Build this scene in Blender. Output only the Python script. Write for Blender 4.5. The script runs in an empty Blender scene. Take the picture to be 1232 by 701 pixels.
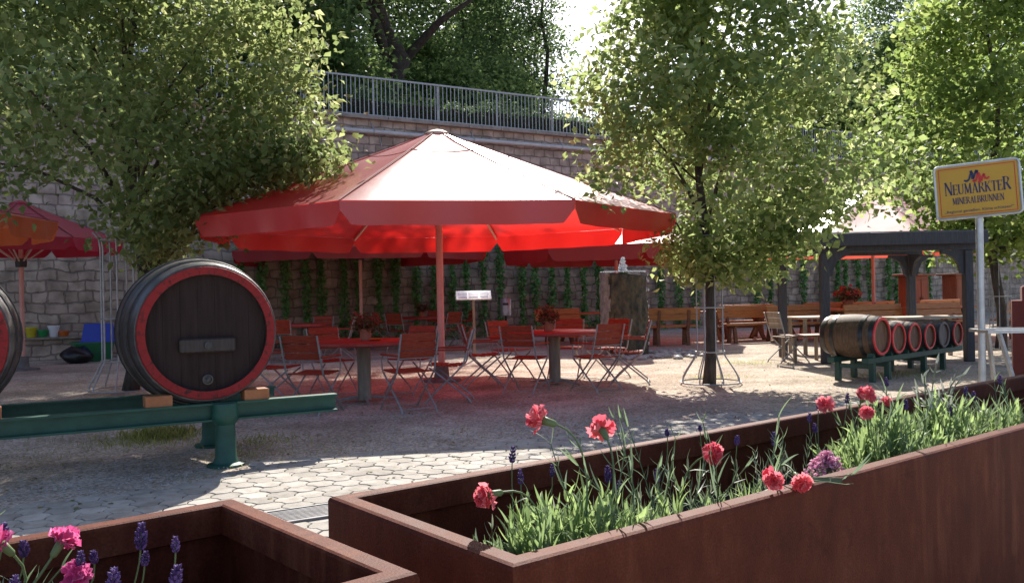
import bpy, math, random
import numpy as np
from mathutils import Vector, Matrix, Euler

S = bpy.context.scene
COL = S.collection
R = math.radians
PI = math.pi

# ------------------------------------------------------------------ camera
F_PX, H, ROLL = 1040.0, 1.33, 0.020
PITCH = 2.5 / F_PX
c_, s_ = math.cos(ROLL), math.sin(ROLL)
RV = Vector((c_, 0, -s_)); UV0 = Vector((s_, 0, c_)); F0 = Vector((0, 1, 0))
FV = F0 * math.cos(PITCH) + UV0 * math.sin(PITCH)
UV = UV0 * math.cos(PITCH) - F0 * math.sin(PITCH)
EYE = Vector((0, 0, H))
cam = bpy.data.cameras.new('camera'); camo = bpy.data.objects.new('camera', cam); COL.objects.link(camo)
cam.sensor_width = 36; cam.lens = F_PX / 1232 * 36; cam.clip_start = 0.05; cam.clip_end = 2000
M = Matrix((RV, UV, -FV)).transposed().to_4x4(); M.translation = EYE
camo.matrix_world = M
S.camera = camo


def ray(px, py):
    return FV + RV * ((px - 616) / F_PX) + UV * ((350.5 - py) / F_PX)


def P(px, py, D):
    """world point seen at a photograph pixel, D metres ahead"""
    d = ray(px, py)
    return EYE + d * (D / d.y)


def G(px, py, z=0.0):
    """where the sight line of a photograph pixel meets the height z"""
    d = ray(px, py)
    return EYE + d * ((z - H) / d.z)


def X_at(px, D):
    return P(px, 351, D).x


# ------------------------------------------------------------------ materials
def mat(name, col, rough=0.7, col2=None, scale=8.0, detail=4.0, bump=0.0, bscale=None, metal=0.0, spec=0.5, stretch=None, lo=0.35, hi=0.65, trans=None, bdist=0.01):
    m = bpy.data.materials.new(name); m.use_nodes = True
    nt = m.node_tree; nd = nt.nodes; ln = nt.links
    b = nd['Principled BSDF']
    b.inputs['Base Color'].default_value = (*col, 1); b.inputs['Roughness'].default_value = rough
    b.inputs['Metallic'].default_value = metal; b.inputs['Specular IOR Level'].default_value = spec
    tc = nd.new('ShaderNodeTexCoord'); src = tc.outputs['Object']
    if stretch:
        mp = nd.new('ShaderNodeMapping'); mp.inputs['Scale'].default_value = stretch
        ln.new(src, mp.inputs['Vector']); src = mp.outputs['Vector']
    if col2 is not None:
        n = nd.new('ShaderNodeTexNoise'); n.inputs['Scale'].default_value = scale; n.inputs['Detail'].default_value = detail
        n.inputs['Roughness'].default_value = 0.65
        ln.new(src, n.inputs['Vector'])
        r = nd.new('ShaderNodeValToRGB'); r.color_ramp.elements[0].position = lo; r.color_ramp.elements[1].position = hi
        r.color_ramp.elements[0].color = (*col, 1); r.color_ramp.elements[1].color = (*col2, 1)
        ln.new(n.outputs['Fac'], r.inputs['Fac']); ln.new(r.outputs['Color'], b.inputs['Base Color'])
    if bump:
        n2 = nd.new('ShaderNodeTexNoise'); n2.inputs['Scale'].default_value = bscale or scale * 3; n2.inputs['Detail'].default_value = 5
        ln.new(src, n2.inputs['Vector'])
        bp = nd.new('ShaderNodeBump'); bp.inputs['Strength'].default_value = bump; bp.inputs['Distance'].default_value = bdist
        ln.new(n2.outputs['Fac'], bp.inputs['Height']); ln.new(bp.outputs['Normal'], b.inputs['Normal'])
    return m


def leaf_mat(name, cols, trans=0.45, rough=0.55, tcol=None, gloss=0.28, tval=2.7):
    """leaf surface: colour varies from leaf to leaf, light passes through"""
    m = bpy.data.materials.new(name); m.use_nodes = True
    nt = m.node_tree; nd = nt.nodes; ln = nt.links
    b = nd['Principled BSDF']; out = nd['Material Output']
    at = nd.new('ShaderNodeAttribute'); at.attribute_name = 'tint'
    r = nd.new('ShaderNodeValToRGB')
    el = r.color_ramp.elements
    el[0].position = 0; el[0].color = (*cols[0], 1); el[1].position = 1; el[1].color = (*cols[-1], 1)
    for i, c in enumerate(cols[1:-1]):
        e = el.new((i + 1) / (len(cols) - 1)); e.color = (*c, 1)
    ln.new(at.outputs['Fac'], r.inputs['Fac'])
    ln.new(r.outputs['Color'], b.inputs['Base Color'])
    b.inputs['Roughness'].default_value = rough; b.inputs['Specular IOR Level'].default_value = gloss
    t = nd.new('ShaderNodeBsdfTranslucent')
    hs = nd.new('ShaderNodeHueSaturation'); hs.inputs['Hue'].default_value = 0.485; hs.inputs['Saturation'].default_value = 0.88; hs.inputs['Value'].default_value = tval
    ln.new(r.outputs['Color'], hs.inputs['Color']); ln.new(hs.outputs['Color'], t.inputs['Color'])
    mx = nd.new('ShaderNodeMixShader'); mx.inputs['Fac'].default_value = trans
    ln.new(b.outputs['BSDF'], mx.inputs[1]); ln.new(t.outputs['BSDF'], mx.inputs[2]); ln.new(mx.outputs['Shader'], out.inputs['Surface'])
    return m


def fabric(name, col, tcol, trans=0.5, rough=0.42, coat=0.6):
    m = bpy.data.materials.new(name); m.use_nodes = True
    nt = m.node_tree; nd = nt.nodes; ln = nt.links
    b = nd['Principled BSDF']; out = nd['Material Output']
    tc = nd.new('ShaderNodeTexCoord')
    n = nd.new('ShaderNodeTexNoise'); n.inputs['Scale'].default_value = 1.6; n.inputs['Detail'].default_value = 5
    ln.new(tc.outputs['Object'], n.inputs['Vector'])
    r = nd.new('ShaderNodeValToRGB'); r.color_ramp.elements[0].position = .3; r.color_ramp.elements[1].position = .75
    r.color_ramp.elements[0].color = (col[0] * .88, col[1] * .9, col[2] * .9, 1); r.color_ramp.elements[1].color = (*col, 1)
    ln.new(n.outputs['Fac'], r.inputs['Fac']); ln.new(r.outputs['Color'], b.inputs['Base Color'])
    b.inputs['Roughness'].default_value = rough; b.inputs['Specular IOR Level'].default_value = coat
    b.inputs['Coat Weight'].default_value = coat; b.inputs['Coat Roughness'].default_value = rough * .95
    n2 = nd.new('ShaderNodeTexNoise'); n2.inputs['Scale'].default_value = 3.0; n2.inputs['Detail'].default_value = 3
    ln.new(tc.outputs['Object'], n2.inputs['Vector'])
    bp = nd.new('ShaderNodeBump'); bp.inputs['Strength'].default_value = .15; bp.inputs['Distance'].default_value = .05
    ln.new(n2.outputs['Fac'], bp.inputs['Height']); ln.new(bp.outputs['Normal'], b.inputs['Normal'])
    t = nd.new('ShaderNodeBsdfTranslucent'); t.inputs['Color'].default_value = (*tcol, 1)
    mx = nd.new('ShaderNodeMixShader'); mx.inputs['Fac'].default_value = trans
    ln.new(b.outputs['BSDF'], mx.inputs[1]); ln.new(t.outputs['BSDF'], mx.inputs[2]); ln.new(mx.outputs['Shader'], out.inputs['Surface'])
    return m


def stone_mat(name, c1, c2, mortar, bw, rh, msize=0.018, distort=0.05, squash=1.0, dirt=(0.1, 0.08, 0.07)):
    m = bpy.data.materials.new(name); m.use_nodes = True
    nt = m.node_tree; nd = nt.nodes; ln = nt.links
    b = nd['Principled BSDF']; b.inputs['Roughness'].default_value = .9; b.inputs['Specular IOR Level'].default_value = .2
    tc = nd.new('ShaderNodeTexCoord')
    sp = nd.new('ShaderNodeSeparateXYZ'); ln.new(tc.outputs['Object'], sp.inputs[0])
    cb = nd.new('ShaderNodeCombineXYZ'); ln.new(sp.outputs['X'], cb.inputs['X']); ln.new(sp.outputs['Z'], cb.inputs['Y']); ln.new(sp.outputs['Y'], cb.inputs['Z'])
    nz = nd.new('ShaderNodeTexNoise'); nz.inputs['Scale'].default_value = 1.7; nz.inputs['Detail'].default_value = 4
    ln.new(tc.outputs['Object'], nz.inputs['Vector'])
    ad = nd.new('ShaderNodeVectorMath'); ad.operation = 'MULTIPLY_ADD'
    ln.new(nz.outputs['Color'], ad.inputs[0]); ad.inputs[1].default_value = (distort * 3, distort * 3, 0); ln.new(cb.outputs[0], ad.inputs[2])
    nz1 = nd.new('ShaderNodeTexNoise'); nz1.inputs['Scale'].default_value = 9; nz1.inputs['Detail'].default_value = 3
    ln.new(tc.outputs['Object'], nz1.inputs['Vector'])
    ad1 = nd.new('ShaderNodeVectorMath'); ad1.operation = 'MULTIPLY_ADD'
    ln.new(nz1.outputs['Color'], ad1.inputs[0]); ad1.inputs[1].default_value = (distort * .8, distort * .8, 0); ln.new(ad.outputs[0], ad1.inputs[2])
    ad = ad1
    br = nd.new('ShaderNodeTexBrick')
    br.inputs['Color1'].default_value = (*c1, 1); br.inputs['Color2'].default_value = (*c2, 1); br.inputs['Mortar'].default_value = (*mortar, 1)
    br.inputs['Scale'].default_value = 1; br.inputs['Mortar Size'].default_value = msize; br.inputs['Mortar Smooth'].default_value = .5
    br.inputs['Brick Width'].default_value = bw; br.inputs['Row Height'].default_value = rh
    br.offset = .43; br.squash = squash; br.squash_frequency = 3
    ln.new(ad.outputs[0], br.inputs['Vector'])
    n3 = nd.new('ShaderNodeTexNoise'); n3.inputs['Scale'].default_value = 3; n3.inputs['Detail'].default_value = 8
    ln.new(tc.outputs['Object'], n3.inputs['Vector'])
    r = nd.new('ShaderNodeValToRGB'); r.color_ramp.elements[0].position = .38; r.color_ramp.elements[1].position = .62
    r.color_ramp.elements[0].color = (.45, .42, .4, 1); r.color_ramp.elements[1].color = (1.05, 1.02, 1, 1)
    ln.new(n3.outputs['Fac'], r.inputs['Fac'])
    mx = nd.new('ShaderNodeMixRGB'); mx.blend_type = 'MULTIPLY'; mx.inputs['Fac'].default_value = .7
    ln.new(br.outputs['Color'], mx.inputs[1]); ln.new(r.outputs['Color'], mx.inputs[2]); ln.new(mx.outputs[0], b.inputs['Base Color'])
    inv = nd.new('ShaderNodeMath'); inv.operation = 'SUBTRACT'; inv.inputs[0].default_value = 1; ln.new(br.outputs['Fac'], inv.inputs[1])
    mad = nd.new('ShaderNodeMath'); mad.operation = 'MULTIPLY_ADD'; ln.new(n3.outputs['Fac'], mad.inputs[0]); mad.inputs[1].default_value = .8; ln.new(inv.outputs[0], mad.inputs[2])
    bp = nd.new('ShaderNodeBump'); bp.inputs['Strength'].default_value = .9; bp.inputs['Distance'].default_value = .035
    ln.new(mad.outputs[0], bp.inputs['Height']); ln.new(bp.outputs['Normal'], b.inputs['Normal'])
    return m


def gravel_mat():
    m = bpy.data.materials.new('gravel'); m.use_nodes = True
    nt = m.node_tree; nd = nt.nodes; ln = nt.links
    b = nd['Principled BSDF']; b.inputs['Roughness'].default_value = .95; b.inputs['Specular IOR Level'].default_value = .15
    tc = nd.new('ShaderNodeTexCoord')
    v = nd.new('ShaderNodeTexVoronoi'); v.inputs['Scale'].default_value = 48
    ln.new(tc.outputs['Object'], v.inputs['Vector'])
    rp = nd.new('ShaderNodeValToRGB')
    e = rp.color_ramp.elements
    e[0].position = 0; e[0].color = (.26, .205, .165, 1); e[1].position = 1; e[1].color = (.78, .715, .63, 1)
    k = e.new(.45); k.color = (.53, .46, .385, 1)
    ln.new(v.outputs['Color'], rp.inputs['Fac'])
    n = nd.new('ShaderNodeTexNoise'); n.inputs['Scale'].default_value = .8; n.inputs['Detail'].default_value = 9; n.inputs['Roughness'].default_value = .7
    ln.new(tc.outputs['Object'], n.inputs['Vector'])
    r2 = nd.new('ShaderNodeValToRGB'); r2.color_ramp.elements[0].position = .4; r2.color_ramp.elements[1].position = .62
    r2.color_ramp.elements[0].color = (.55, .5, .44, 1); r2.color_ramp.elements[1].color = (1.1, 1.05, 1, 1)
    ln.new(n.outputs['Fac'], r2.inputs['Fac'])
    mx = nd.new('ShaderNodeMixRGB'); mx.blend_type = 'MULTIPLY'; mx.inputs['Fac'].default_value = .8
    ln.new(rp.outputs[0], mx.inputs[1]); ln.new(r2.outputs[0], mx.inputs[2]); ln.new(mx.outputs[0], b.inputs['Base Color'])
    bp = nd.new('ShaderNodeBump'); bp.inputs['Strength'].default_value = 1; bp.inputs['Distance'].default_value = .012
    sub = nd.new('ShaderNodeMath'); sub.operation = 'SUBTRACT'; sub.inputs[0].default_value = 1; ln.new(v.outputs['Distance'], sub.inputs[1])
    ln.new(sub.outputs[0], bp.inputs['Height'])
    bp2 = nd.new('ShaderNodeBump'); bp2.inputs['Strength'].default_value = .7; bp2.inputs['Distance'].default_value = .08
    ln.new(n.outputs['Fac'], bp2.inputs['Height']); ln.new(bp.outputs['Normal'], bp2.inputs['Normal'])
    ln.new(bp2.outputs['Normal'], b.inputs['Normal'])
    return m


def paver_mat():
    m = bpy.data.materials.new('concrete_paver'); m.use_nodes = True
    nt = m.node_tree; nd = nt.nodes; ln = nt.links
    b = nd['Principled BSDF']; b.inputs['Roughness'].default_value = .85; b.inputs['Specular IOR Level'].default_value = .25
    at = nd.new('ShaderNodeAttribute'); at.attribute_name = 'tint'
    r = nd.new('ShaderNodeValToRGB'); r.color_ramp.elements[0].color = (.33, .305, .265, 1); r.color_ramp.elements[1].color = (.49, .455, .40, 1)
    ln.new(at.outputs['Fac'], r.inputs['Fac'])
    tc = nd.new('ShaderNodeTexCoord')
    n = nd.new('ShaderNodeTexNoise'); n.inputs['Scale'].default_value = 6; n.inputs['Detail'].default_value = 9; n.inputs['Roughness'].default_value = .7
    ln.new(tc.outputs['Object'], n.inputs['Vector'])
    r2 = nd.new('ShaderNodeValToRGB'); r2.color_ramp.elements[0].position = .36; r2.color_ramp.elements[1].position = .6
    r2.color_ramp.elements[0].color = (.55, .52, .48, 1); r2.color_ramp.elements[1].color = (1.05, 1.05, 1.05, 1)
    ln.new(n.outputs['Fac'], r2.inputs['Fac'])
    mx = nd.new('ShaderNodeMixRGB'); mx.blend_type = 'MULTIPLY'; mx.inputs['Fac'].default_value = .7
    ln.new(r.outputs[0], mx.inputs[1]); ln.new(r2.outputs[0], mx.inputs[2]); ln.new(mx.outputs[0], b.inputs['Base Color'])
    n4 = nd.new('ShaderNodeTexNoise'); n4.inputs['Scale'].default_value = 120; ln.new(tc.outputs['Object'], n4.inputs['Vector'])
    bp = nd.new('ShaderNodeBump'); bp.inputs['Strength'].default_value = .4; bp.inputs['Distance'].default_value = .004
    ln.new(n4.outputs['Fac'], bp.inputs['Height']); ln.new(bp.outputs['Normal'], b.inputs['Normal'])
    return m


def corten_mat(name, c1, c2, c3):
    m = bpy.data.materials.new(name); m.use_nodes = True
    nt = m.node_tree; nd = nt.nodes; ln = nt.links
    b = nd['Principled BSDF']; b.inputs['Specular IOR Level'].default_value = .14
    tc = nd.new('ShaderNodeTexCoord')
    mp = nd.new('ShaderNodeMapping'); mp.inputs['Scale'].default_value = (1, 1, .45); ln.new(tc.outputs['Object'], mp.inputs['Vector'])
    n = nd.new('ShaderNodeTexNoise'); n.inputs['Scale'].default_value = 7; n.inputs['Detail'].default_value = 9; n.inputs['Roughness'].default_value = .7
    ln.new(mp.outputs[0], n.inputs['Vector'])
    r = nd.new('ShaderNodeValToRGB'); e = r.color_ramp.elements
    e[0].position = .3; e[0].color = (*c1, 1); e[1].position = .72; e[1].color = (*c3, 1); k = e.new(.5); k.color = (*c2, 1)
    ln.new(n.outputs['Fac'], r.inputs['Fac'])
    n2 = nd.new('ShaderNodeTexNoise'); n2.inputs['Scale'].default_value = 180; n2.inputs['Detail'].default_value = 3
    ln.new(tc.outputs['Object'], n2.inputs['Vector'])
    r2 = nd.new('ShaderNodeValToRGB'); r2.color_ramp.elements[0].position = .35; r2.color_ramp.elements[1].position = .7
    r2.color_ramp.elements[0].color = (.7, .68, .66, 1); r2.color_ramp.elements[1].color = (1.2, 1.12, 1.05, 1)
    ln.new(n2.outputs['Fac'], r2.inputs['Fac'])
    mx = nd.new('ShaderNodeMixRGB'); mx.blend_type = 'MULTIPLY'; mx.inputs['Fac'].default_value = .8
    ln.new(r.outputs[0], mx.inputs[1]); ln.new(r2.outputs[0], mx.inputs[2]); ln.new(mx.outputs[0], b.inputs['Base Color'])
    # rust runs and pale stains
    mp3 = nd.new('ShaderNodeMapping'); mp3.inputs['Scale'].default_value = (9, 9, .8); ln.new(tc.outputs['Object'], mp3.inputs['Vector'])
    n3 = nd.new('ShaderNodeTexNoise'); n3.inputs['Scale'].default_value = 2.2; n3.inputs['Detail'].default_value = 6; ln.new(mp3.outputs[0], n3.inputs['Vector'])
    n4 = nd.new('ShaderNodeTexNoise'); n4.inputs['Scale'].default_value = 2.1; n4.inputs['Detail'].default_value = 4; ln.new(tc.outputs['Object'], n4.inputs['Vector'])
    ml = nd.new('ShaderNodeMath'); ml.operation = 'MULTIPLY'; ln.new(n3.outputs['Fac'], ml.inputs[0]); ln.new(n4.outputs['Fac'], ml.inputs[1])
    r4 = nd.new('ShaderNodeValToRGB'); r4.color_ramp.elements[0].position = .27; r4.color_ramp.elements[1].position = .42
    r4.color_ramp.elements[0].color = (0, 0, 0, 1); r4.color_ramp.elements[1].color = (1, 1, 1, 1); ln.new(ml.outputs[0], r4.inputs['Fac'])
    fm = nd.new('ShaderNodeMath'); fm.operation = 'MULTIPLY'; fm.inputs[1].default_value = .45; ln.new(r4.outputs[0], fm.inputs[0])
    mx3 = nd.new('ShaderNodeMixRGB'); mx3.inputs[2].default_value = (.25, .085, .04, 1); ln.new(fm.outputs[0], mx3.inputs['Fac']); ln.new(mx.outputs[0], mx3.inputs[1])
    n5 = nd.new('ShaderNodeTexNoise'); n5.inputs['Scale'].default_value = 5.5; n5.inputs['Detail'].default_value = 7; n5.inputs['Roughness'].default_value = .75; ln.new(tc.outputs['Object'], n5.inputs['Vector'])
    r5 = nd.new('ShaderNodeValToRGB'); r5.color_ramp.elements[0].position = .56; r5.color_ramp.elements[1].position = .64
    r5.color_ramp.elements[0].color = (1, 1, 1, 1); r5.color_ramp.elements[1].color = (.55, .5, .5, 1); ln.new(n5.outputs['Fac'], r5.inputs['Fac'])
    mx5 = nd.new('ShaderNodeMixRGB'); mx5.blend_type = 'MULTIPLY'; mx5.inputs['Fac'].default_value = .6; ln.new(mx3.outputs[0], mx5.inputs[1]); ln.new(r5.outputs[0], mx5.inputs[2])
    ln.new(mx5.outputs[0], b.inputs['Base Color'])
    bp = nd.new('ShaderNodeBump'); bp.inputs['Strength'].default_value = .45; bp.inputs['Distance'].default_value = .002
    bpb = nd.new('ShaderNodeBump'); bpb.inputs['Strength'].default_value = .35; bpb.inputs['Distance'].default_value = .03
    ln.new(n4.outputs['Fac'], bpb.inputs['Height']); ln.new(bpb.outputs['Normal'], bp.inputs['Normal'])
    ln.new(n2.outputs['Fac'], bp.inputs['Height']); ln.new(bp.outputs['Normal'], b.inputs['Normal'])
    rr = nd.new('ShaderNodeMapRange'); rr.inputs['To Min'].default_value = .5; rr.inputs['To Max'].default_value = .8
    ln.new(n.outputs['Fac'], rr.inputs['Value']); ln.new(rr.outputs[0], b.inputs['Roughness'])
    return m


MT = dict(
    gravel=gravel_mat(), paver=paver_mat(),
    joint=mat('joint_sand', (.17, .145, .115), .95, (.25, .21, .165), 20, bump=.5),
    corten=corten_mat('weathering_steel', (.070, .0145, .0065), (.108, .0255, .012), (.165, .052, .027)),
    soil=mat('soil', (.018, .012, .008), 1, (.05, .034, .022), 30, bump=1, bscale=60, bdist=.03),
    stone_low=stone_mat('grey_rubble_masonry', (.56, .455, .36), (.43, .34, .265), (.31, .25, .20), .42, .25, .02, .085, .8),
    stone_up=stone_mat('pink_block_masonry', (.62, .495, .42), (.50, .40, .34), (.36, .29, .25), .37, .25, .02, .05, .85),
    coping=mat('coping_stone', (.26, .22, .19), .9, (.38, .33, .29), 5, bump=.4),
    zinc=mat('galvanised_steel', (.42, .43, .44), .42, (.55, .56, .57), 6, metal=.75, bump=.05),
    rail=mat('grey_railing_paint', (.36, .37, .38), .5, (.46, .465, .47), 9, metal=.35),
    pipe=mat('pale_pipe', (.52, .5, .49), .5, (.62, .6, .59), 4),
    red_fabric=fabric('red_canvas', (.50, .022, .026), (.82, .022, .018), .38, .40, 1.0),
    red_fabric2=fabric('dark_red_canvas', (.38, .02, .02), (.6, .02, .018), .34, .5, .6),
    orange_fabric=fabric('orange_canvas', (.6, .14, .05), (.8, .2, .06), .42, .5, .5),
    pink_fabric=fabric('crimson_canvas', (.5, .035, .07), (.75, .03, .06), .42, .5, .5),
    glare_fabric=fabric('red_canvas_painted_glare', (.70, .34, .29), (.8, .12, .08), .35, .42, 1.0),  # red canvas, made paler to put the sun glare into its colour
    seam=mat('seam', (.16, .03, .03), .8), seam_pale=mat('ring_seam', (.40, .13, .12), .8),
    rib=mat('beige_strut', (.62, .42, .32), .6, (.7, .5, .4), 4),
    pole=mat('pink_pole', (.62, .30, .24), .5, (.7, .36, .29), 5, bump=.05),
    dark=mat('dark_metal', (.03, .03, .032), .5),
    cast=mat('cast_weight', (.12, .115, .11), .85, (.2, .19, .18), 9),
    chair_wood=mat('red_stained_slat', (.27, .030, .016), .6, (.40, .072, .03), 14, stretch=(1, 6, 6), bump=.1, spec=.25),
    table_wood=mat('red_table_top', (.34, .026, .018), .5, (.42, .045, .026), 6, bump=.08),
    frame_metal=mat('chair_frame', (.27, .25, .235), .5, (.40, .38, .36), 12, metal=.3),
    stem=mat('weathered_stem', (.20, .155, .11), .8, (.33, .27, .205), 9, stretch=(1, 1, .2), bump=.2),
    bench_wood=mat('orange_larch', (.36, .13, .035), .5, (.52, .21, .065), 6, stretch=(.6, 5, 5), bump=.12),
    cab_wood=mat('dull_red_boards', (.17, .05, .022), .7, (.25, .08, .035), 6, stretch=(4, 4, .5), bump=.1),
    bench_dark=mat('brown_oak', (.15, .06, .03), .6, (.24, .10, .05), 7, stretch=(1, 4, 4), bump=.15),
    plank=mat('pale_plank', (.45, .36, .27), .7, (.58, .48, .37), 7, stretch=(.6, 6, 6), bump=.1),
    shelter=mat('anthracite_timber', (.035, .034, .04), .6, (.065, .062, .07), 8, stretch=(5, 5, .6), bump=.2),
    roofing=mat('slate_sheet', (.12, .125, .14), .6, (.2, .2, .22), 7, bump=.15),
    green=mat('green_enamel', (.012, .066, .044), .5, (.02, .10, .066), 5, bump=.1, bscale=60),
    green_dark=mat('old_green_paint', (.012, .05, .036), .5, (.02, .08, .055), 7, bump=.1),
    cask_dark=mat('tarred_oak', (.022, .015, .012), .5, (.05, .034, .027), 10, stretch=(5, 5, .4), bump=.25),
    cask_head=mat('painted_head_boards', (.027, .016, .0135), .8, (.04, .025, .022), 5, stretch=(6, 6, .5), bump=.15, spec=.2),
    cask_red=mat('red_chime_paint', (.07, .012, .010), .75, (.27, .011, .010), 16, bump=.3, lo=.36, hi=.46, detail=8),
    cask_red2=mat('bright_red_chime', (.62, .025, .03), .45, (.75, .05, .05), 14, bump=.2),
    cask_oak=mat('old_cask_oak', (.065, .034, .018), .7, (.135, .078, .042), 8, stretch=(5, 5, .4), bump=.3),
    cask_oakhead=mat('cask_head_oak', (.12, .06, .035), .65, (.22, .125, .075), 8, stretch=(6, 1, .6), bump=.2),
    cask_greyhead=mat('weathered_head', (.17, .14, .13), .7, (.26, .22, .2), 8, stretch=(6, 1, .6), bump=.2),
    hoop=mat('black_hoop', (.02, .02, .022), .32, (.05, .048, .05), 14, metal=.3, bump=.15),
    hoop_steel=mat('steel_hoop', (.045, .043, .043), .38, (.10, .097, .095), 10, metal=.4, bump=.15),
    chock=mat('orange_wedge', (.34, .12, .04), .65, (.46, .18, .07), 6, bump=.2),
    bark=mat('tree_bark', (.035, .026, .02), .9, (.085, .065, .05), 16, stretch=(1, 1, .25), bump=.9, bscale=30, bdist=.03),
    bark_hill=mat('hill_bark', (.03, .022, .018), .95, (.07, .052, .042), 9, stretch=(1, 1, .3), bump=.8, bscale=14, bdist=.05),
    guard=mat('tree_guard_steel', (.3, .29, .28), .5, (.42, .41, .4), 9, metal=.3),
    linden=leaf_mat('linden_leaf', [(.072, .108, .030), (.11, .15, .042), (.15, .19, .06), (.22, .24, .10)], .6),
    linden2=leaf_mat('young_linden_leaf', [(.075, .12, .032), (.115, .165, .046), (.155, .205, .062), (.25, .275, .115)], .6),
    linden3=leaf_mat('maple_leaf', [(.05, .09, .016), (.085, .14, .024), (.13, .19, .036), (.20, .25, .07)], .58),
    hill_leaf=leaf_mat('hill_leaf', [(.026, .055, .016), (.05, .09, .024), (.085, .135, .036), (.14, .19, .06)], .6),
    hill_leaf3=leaf_mat('hill_leaf_sunny', [(.045, .085, .022), (.08, .13, .032), (.12, .18, .045), (.18, .23, .07)], .58),  # brighter leaf copy with the sunlight put into its colour
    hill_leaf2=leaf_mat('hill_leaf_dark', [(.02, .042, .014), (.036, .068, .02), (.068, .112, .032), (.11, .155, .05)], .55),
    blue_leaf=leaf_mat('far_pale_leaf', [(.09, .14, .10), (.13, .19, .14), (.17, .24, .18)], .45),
    hedge=leaf_mat('hedge_leaf', [(.03, .065, .022), (.05, .095, .03), (.075, .13, .042)], .35),
    hop=leaf_mat('hop_leaf', [(.07, .17, .045), (.12, .26, .07), (.19, .36, .11)], .15),
    blade=leaf_mat('carnation_leaf', [(.09, .135, .085), (.115, .175, .08), (.135, .22, .065), (.22, .32, .10)], .42, .45, tval=2.3),
    grey_blade=leaf_mat('lavender_leaf', [(.10, .14, .09), (.17, .21, .13), (.24, .28, .18)], .3, .55, tval=1.8),
    silver=leaf_mat('silver_leaf', [(.17, .20, .16), (.25, .28, .23), (.36, .38, .33)], .3, .6, tval=1.12),
    litter=leaf_mat('dry_leaf', [(.10, .06, .025), (.2, .14, .05), (.16, .17, .05), (.32, .27, .13)], .2, tval=1.8),
    grass=leaf_mat('grass_blade', [(.09, .11, .03), (.16, .20, .045), (.26, .29, .08)], .5),
    carn_red=leaf_mat('red_petal', [(.66, .06, .08), (.80, .12, .13), (.86, .27, .27)], .4, .6, gloss=.2, tval=1.12),
    carn_pink=leaf_mat('pink_petal', [(.58, .04, .20), (.72, .085, .29), (.80, .19, .40)], .35, .6, gloss=.2, tval=1.12),
    thyme=leaf_mat('pink_blossom', [(.62, .18, .36), (.72, .33, .46), (.80, .5, .58)], .3, .6, gloss=.2, tval=1.12),
    laven=leaf_mat('lavender_bud', [(.05, .025, .10), (.10, .055, .18), (.17, .10, .27)], .1, .7, gloss=.2, tval=1.12),
    stemgreen=leaf_mat('flower_stem', [(.10, .15, .07), (.15, .21, .09), (.2, .27, .12)], .15, .5, tval=1.8),
    geranium=leaf_mat('geranium_petal', [(.5, .02, .015), (.7, .05, .03)], .3, .6, tval=1.12),
    dullred=leaf_mat('dull_red_petal', [(.22, .03, .02), (.34, .05, .03)], .3, .6, tval=1.12),
    gleaf=leaf_mat('pot_leaf', [(.04, .045, .015), (.09, .06, .022), (.17, .06, .03)], .3, .6),  # brownish red tint paints in the red light falling through the parasols
    terracotta=mat('terracotta', (.34, .10, .05), .8, (.42, .14, .08), 12),
    yellow=mat('sign_yellow', (.52, .29, .018), .42, (.56, .315, .022), 3),
    navy=mat('sign_navy', (.02, .025, .09), .5),
    sred=mat('sign_red', (.55, .03, .025), .5),
    white=mat('white_enamel', (.78, .78, .77), .35, (.7, .7, .7), 3),
    ledwhite=mat('panel_print', (.66, .68, .72), .25, (.5, .53, .6), 12),
    bin=mat('bin_metal', (.38, .38, .39), .35, (.5, .5, .51), 4, metal=.6),
    maroon=mat('maroon_paint', (.10, .018, .016), .9, (.13, .025, .02), 5, bump=.08),
    rock=mat('pillar_stone', (.20, .155, .13), .7, (.36, .30, .265), 7, bump=.8, bscale=16, bdist=.03),
    wetrock=mat('wet_mossy_stone', (.015, .012, .007), .45, (.11, .085, .045), 8, bump=1, bscale=11, bdist=.08, stretch=(1, 1, .55)),
    cobble=mat('pebble', (.26, .25, .24), .5, (.5, .48, .46), 12, bump=.2),
    blue=mat('blue_plastic', (.012, .05, .5), .35),
    gplastic=mat('green_plastic', (.012, .16, .06), .4),
    ylw=mat('yellow_glaze', (.5, .42, .02), .4), grn=mat('green_glaze', (.02, .24, .06), .4), org=mat('orange_glaze', (.55, .13, .02), .5),
    black=mat('black_sack', (.01, .01, .011), .35),
    iron=mat('drain_iron', (.16, .16, .165), .5, (.24, .24, .25), 12, metal=.5),
    earth=mat('upper_ground', (.035, .05, .02), 1, (.07, .075, .035), 3, bump=.6),
)


def water_mat():
    m = bpy.data.materials.new('splashing_water'); m.use_nodes = True
    b = m.node_tree.nodes['Principled BSDF']
    b.inputs['Base Color'].default_value = (.92, .95, .97, 1); b.inputs['Roughness'].default_value = .08
    b.inputs['Transmission Weight'].default_value = .5; b.inputs['IOR'].default_value = 1.33
    return m


MT['water'] = water_mat()


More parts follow.
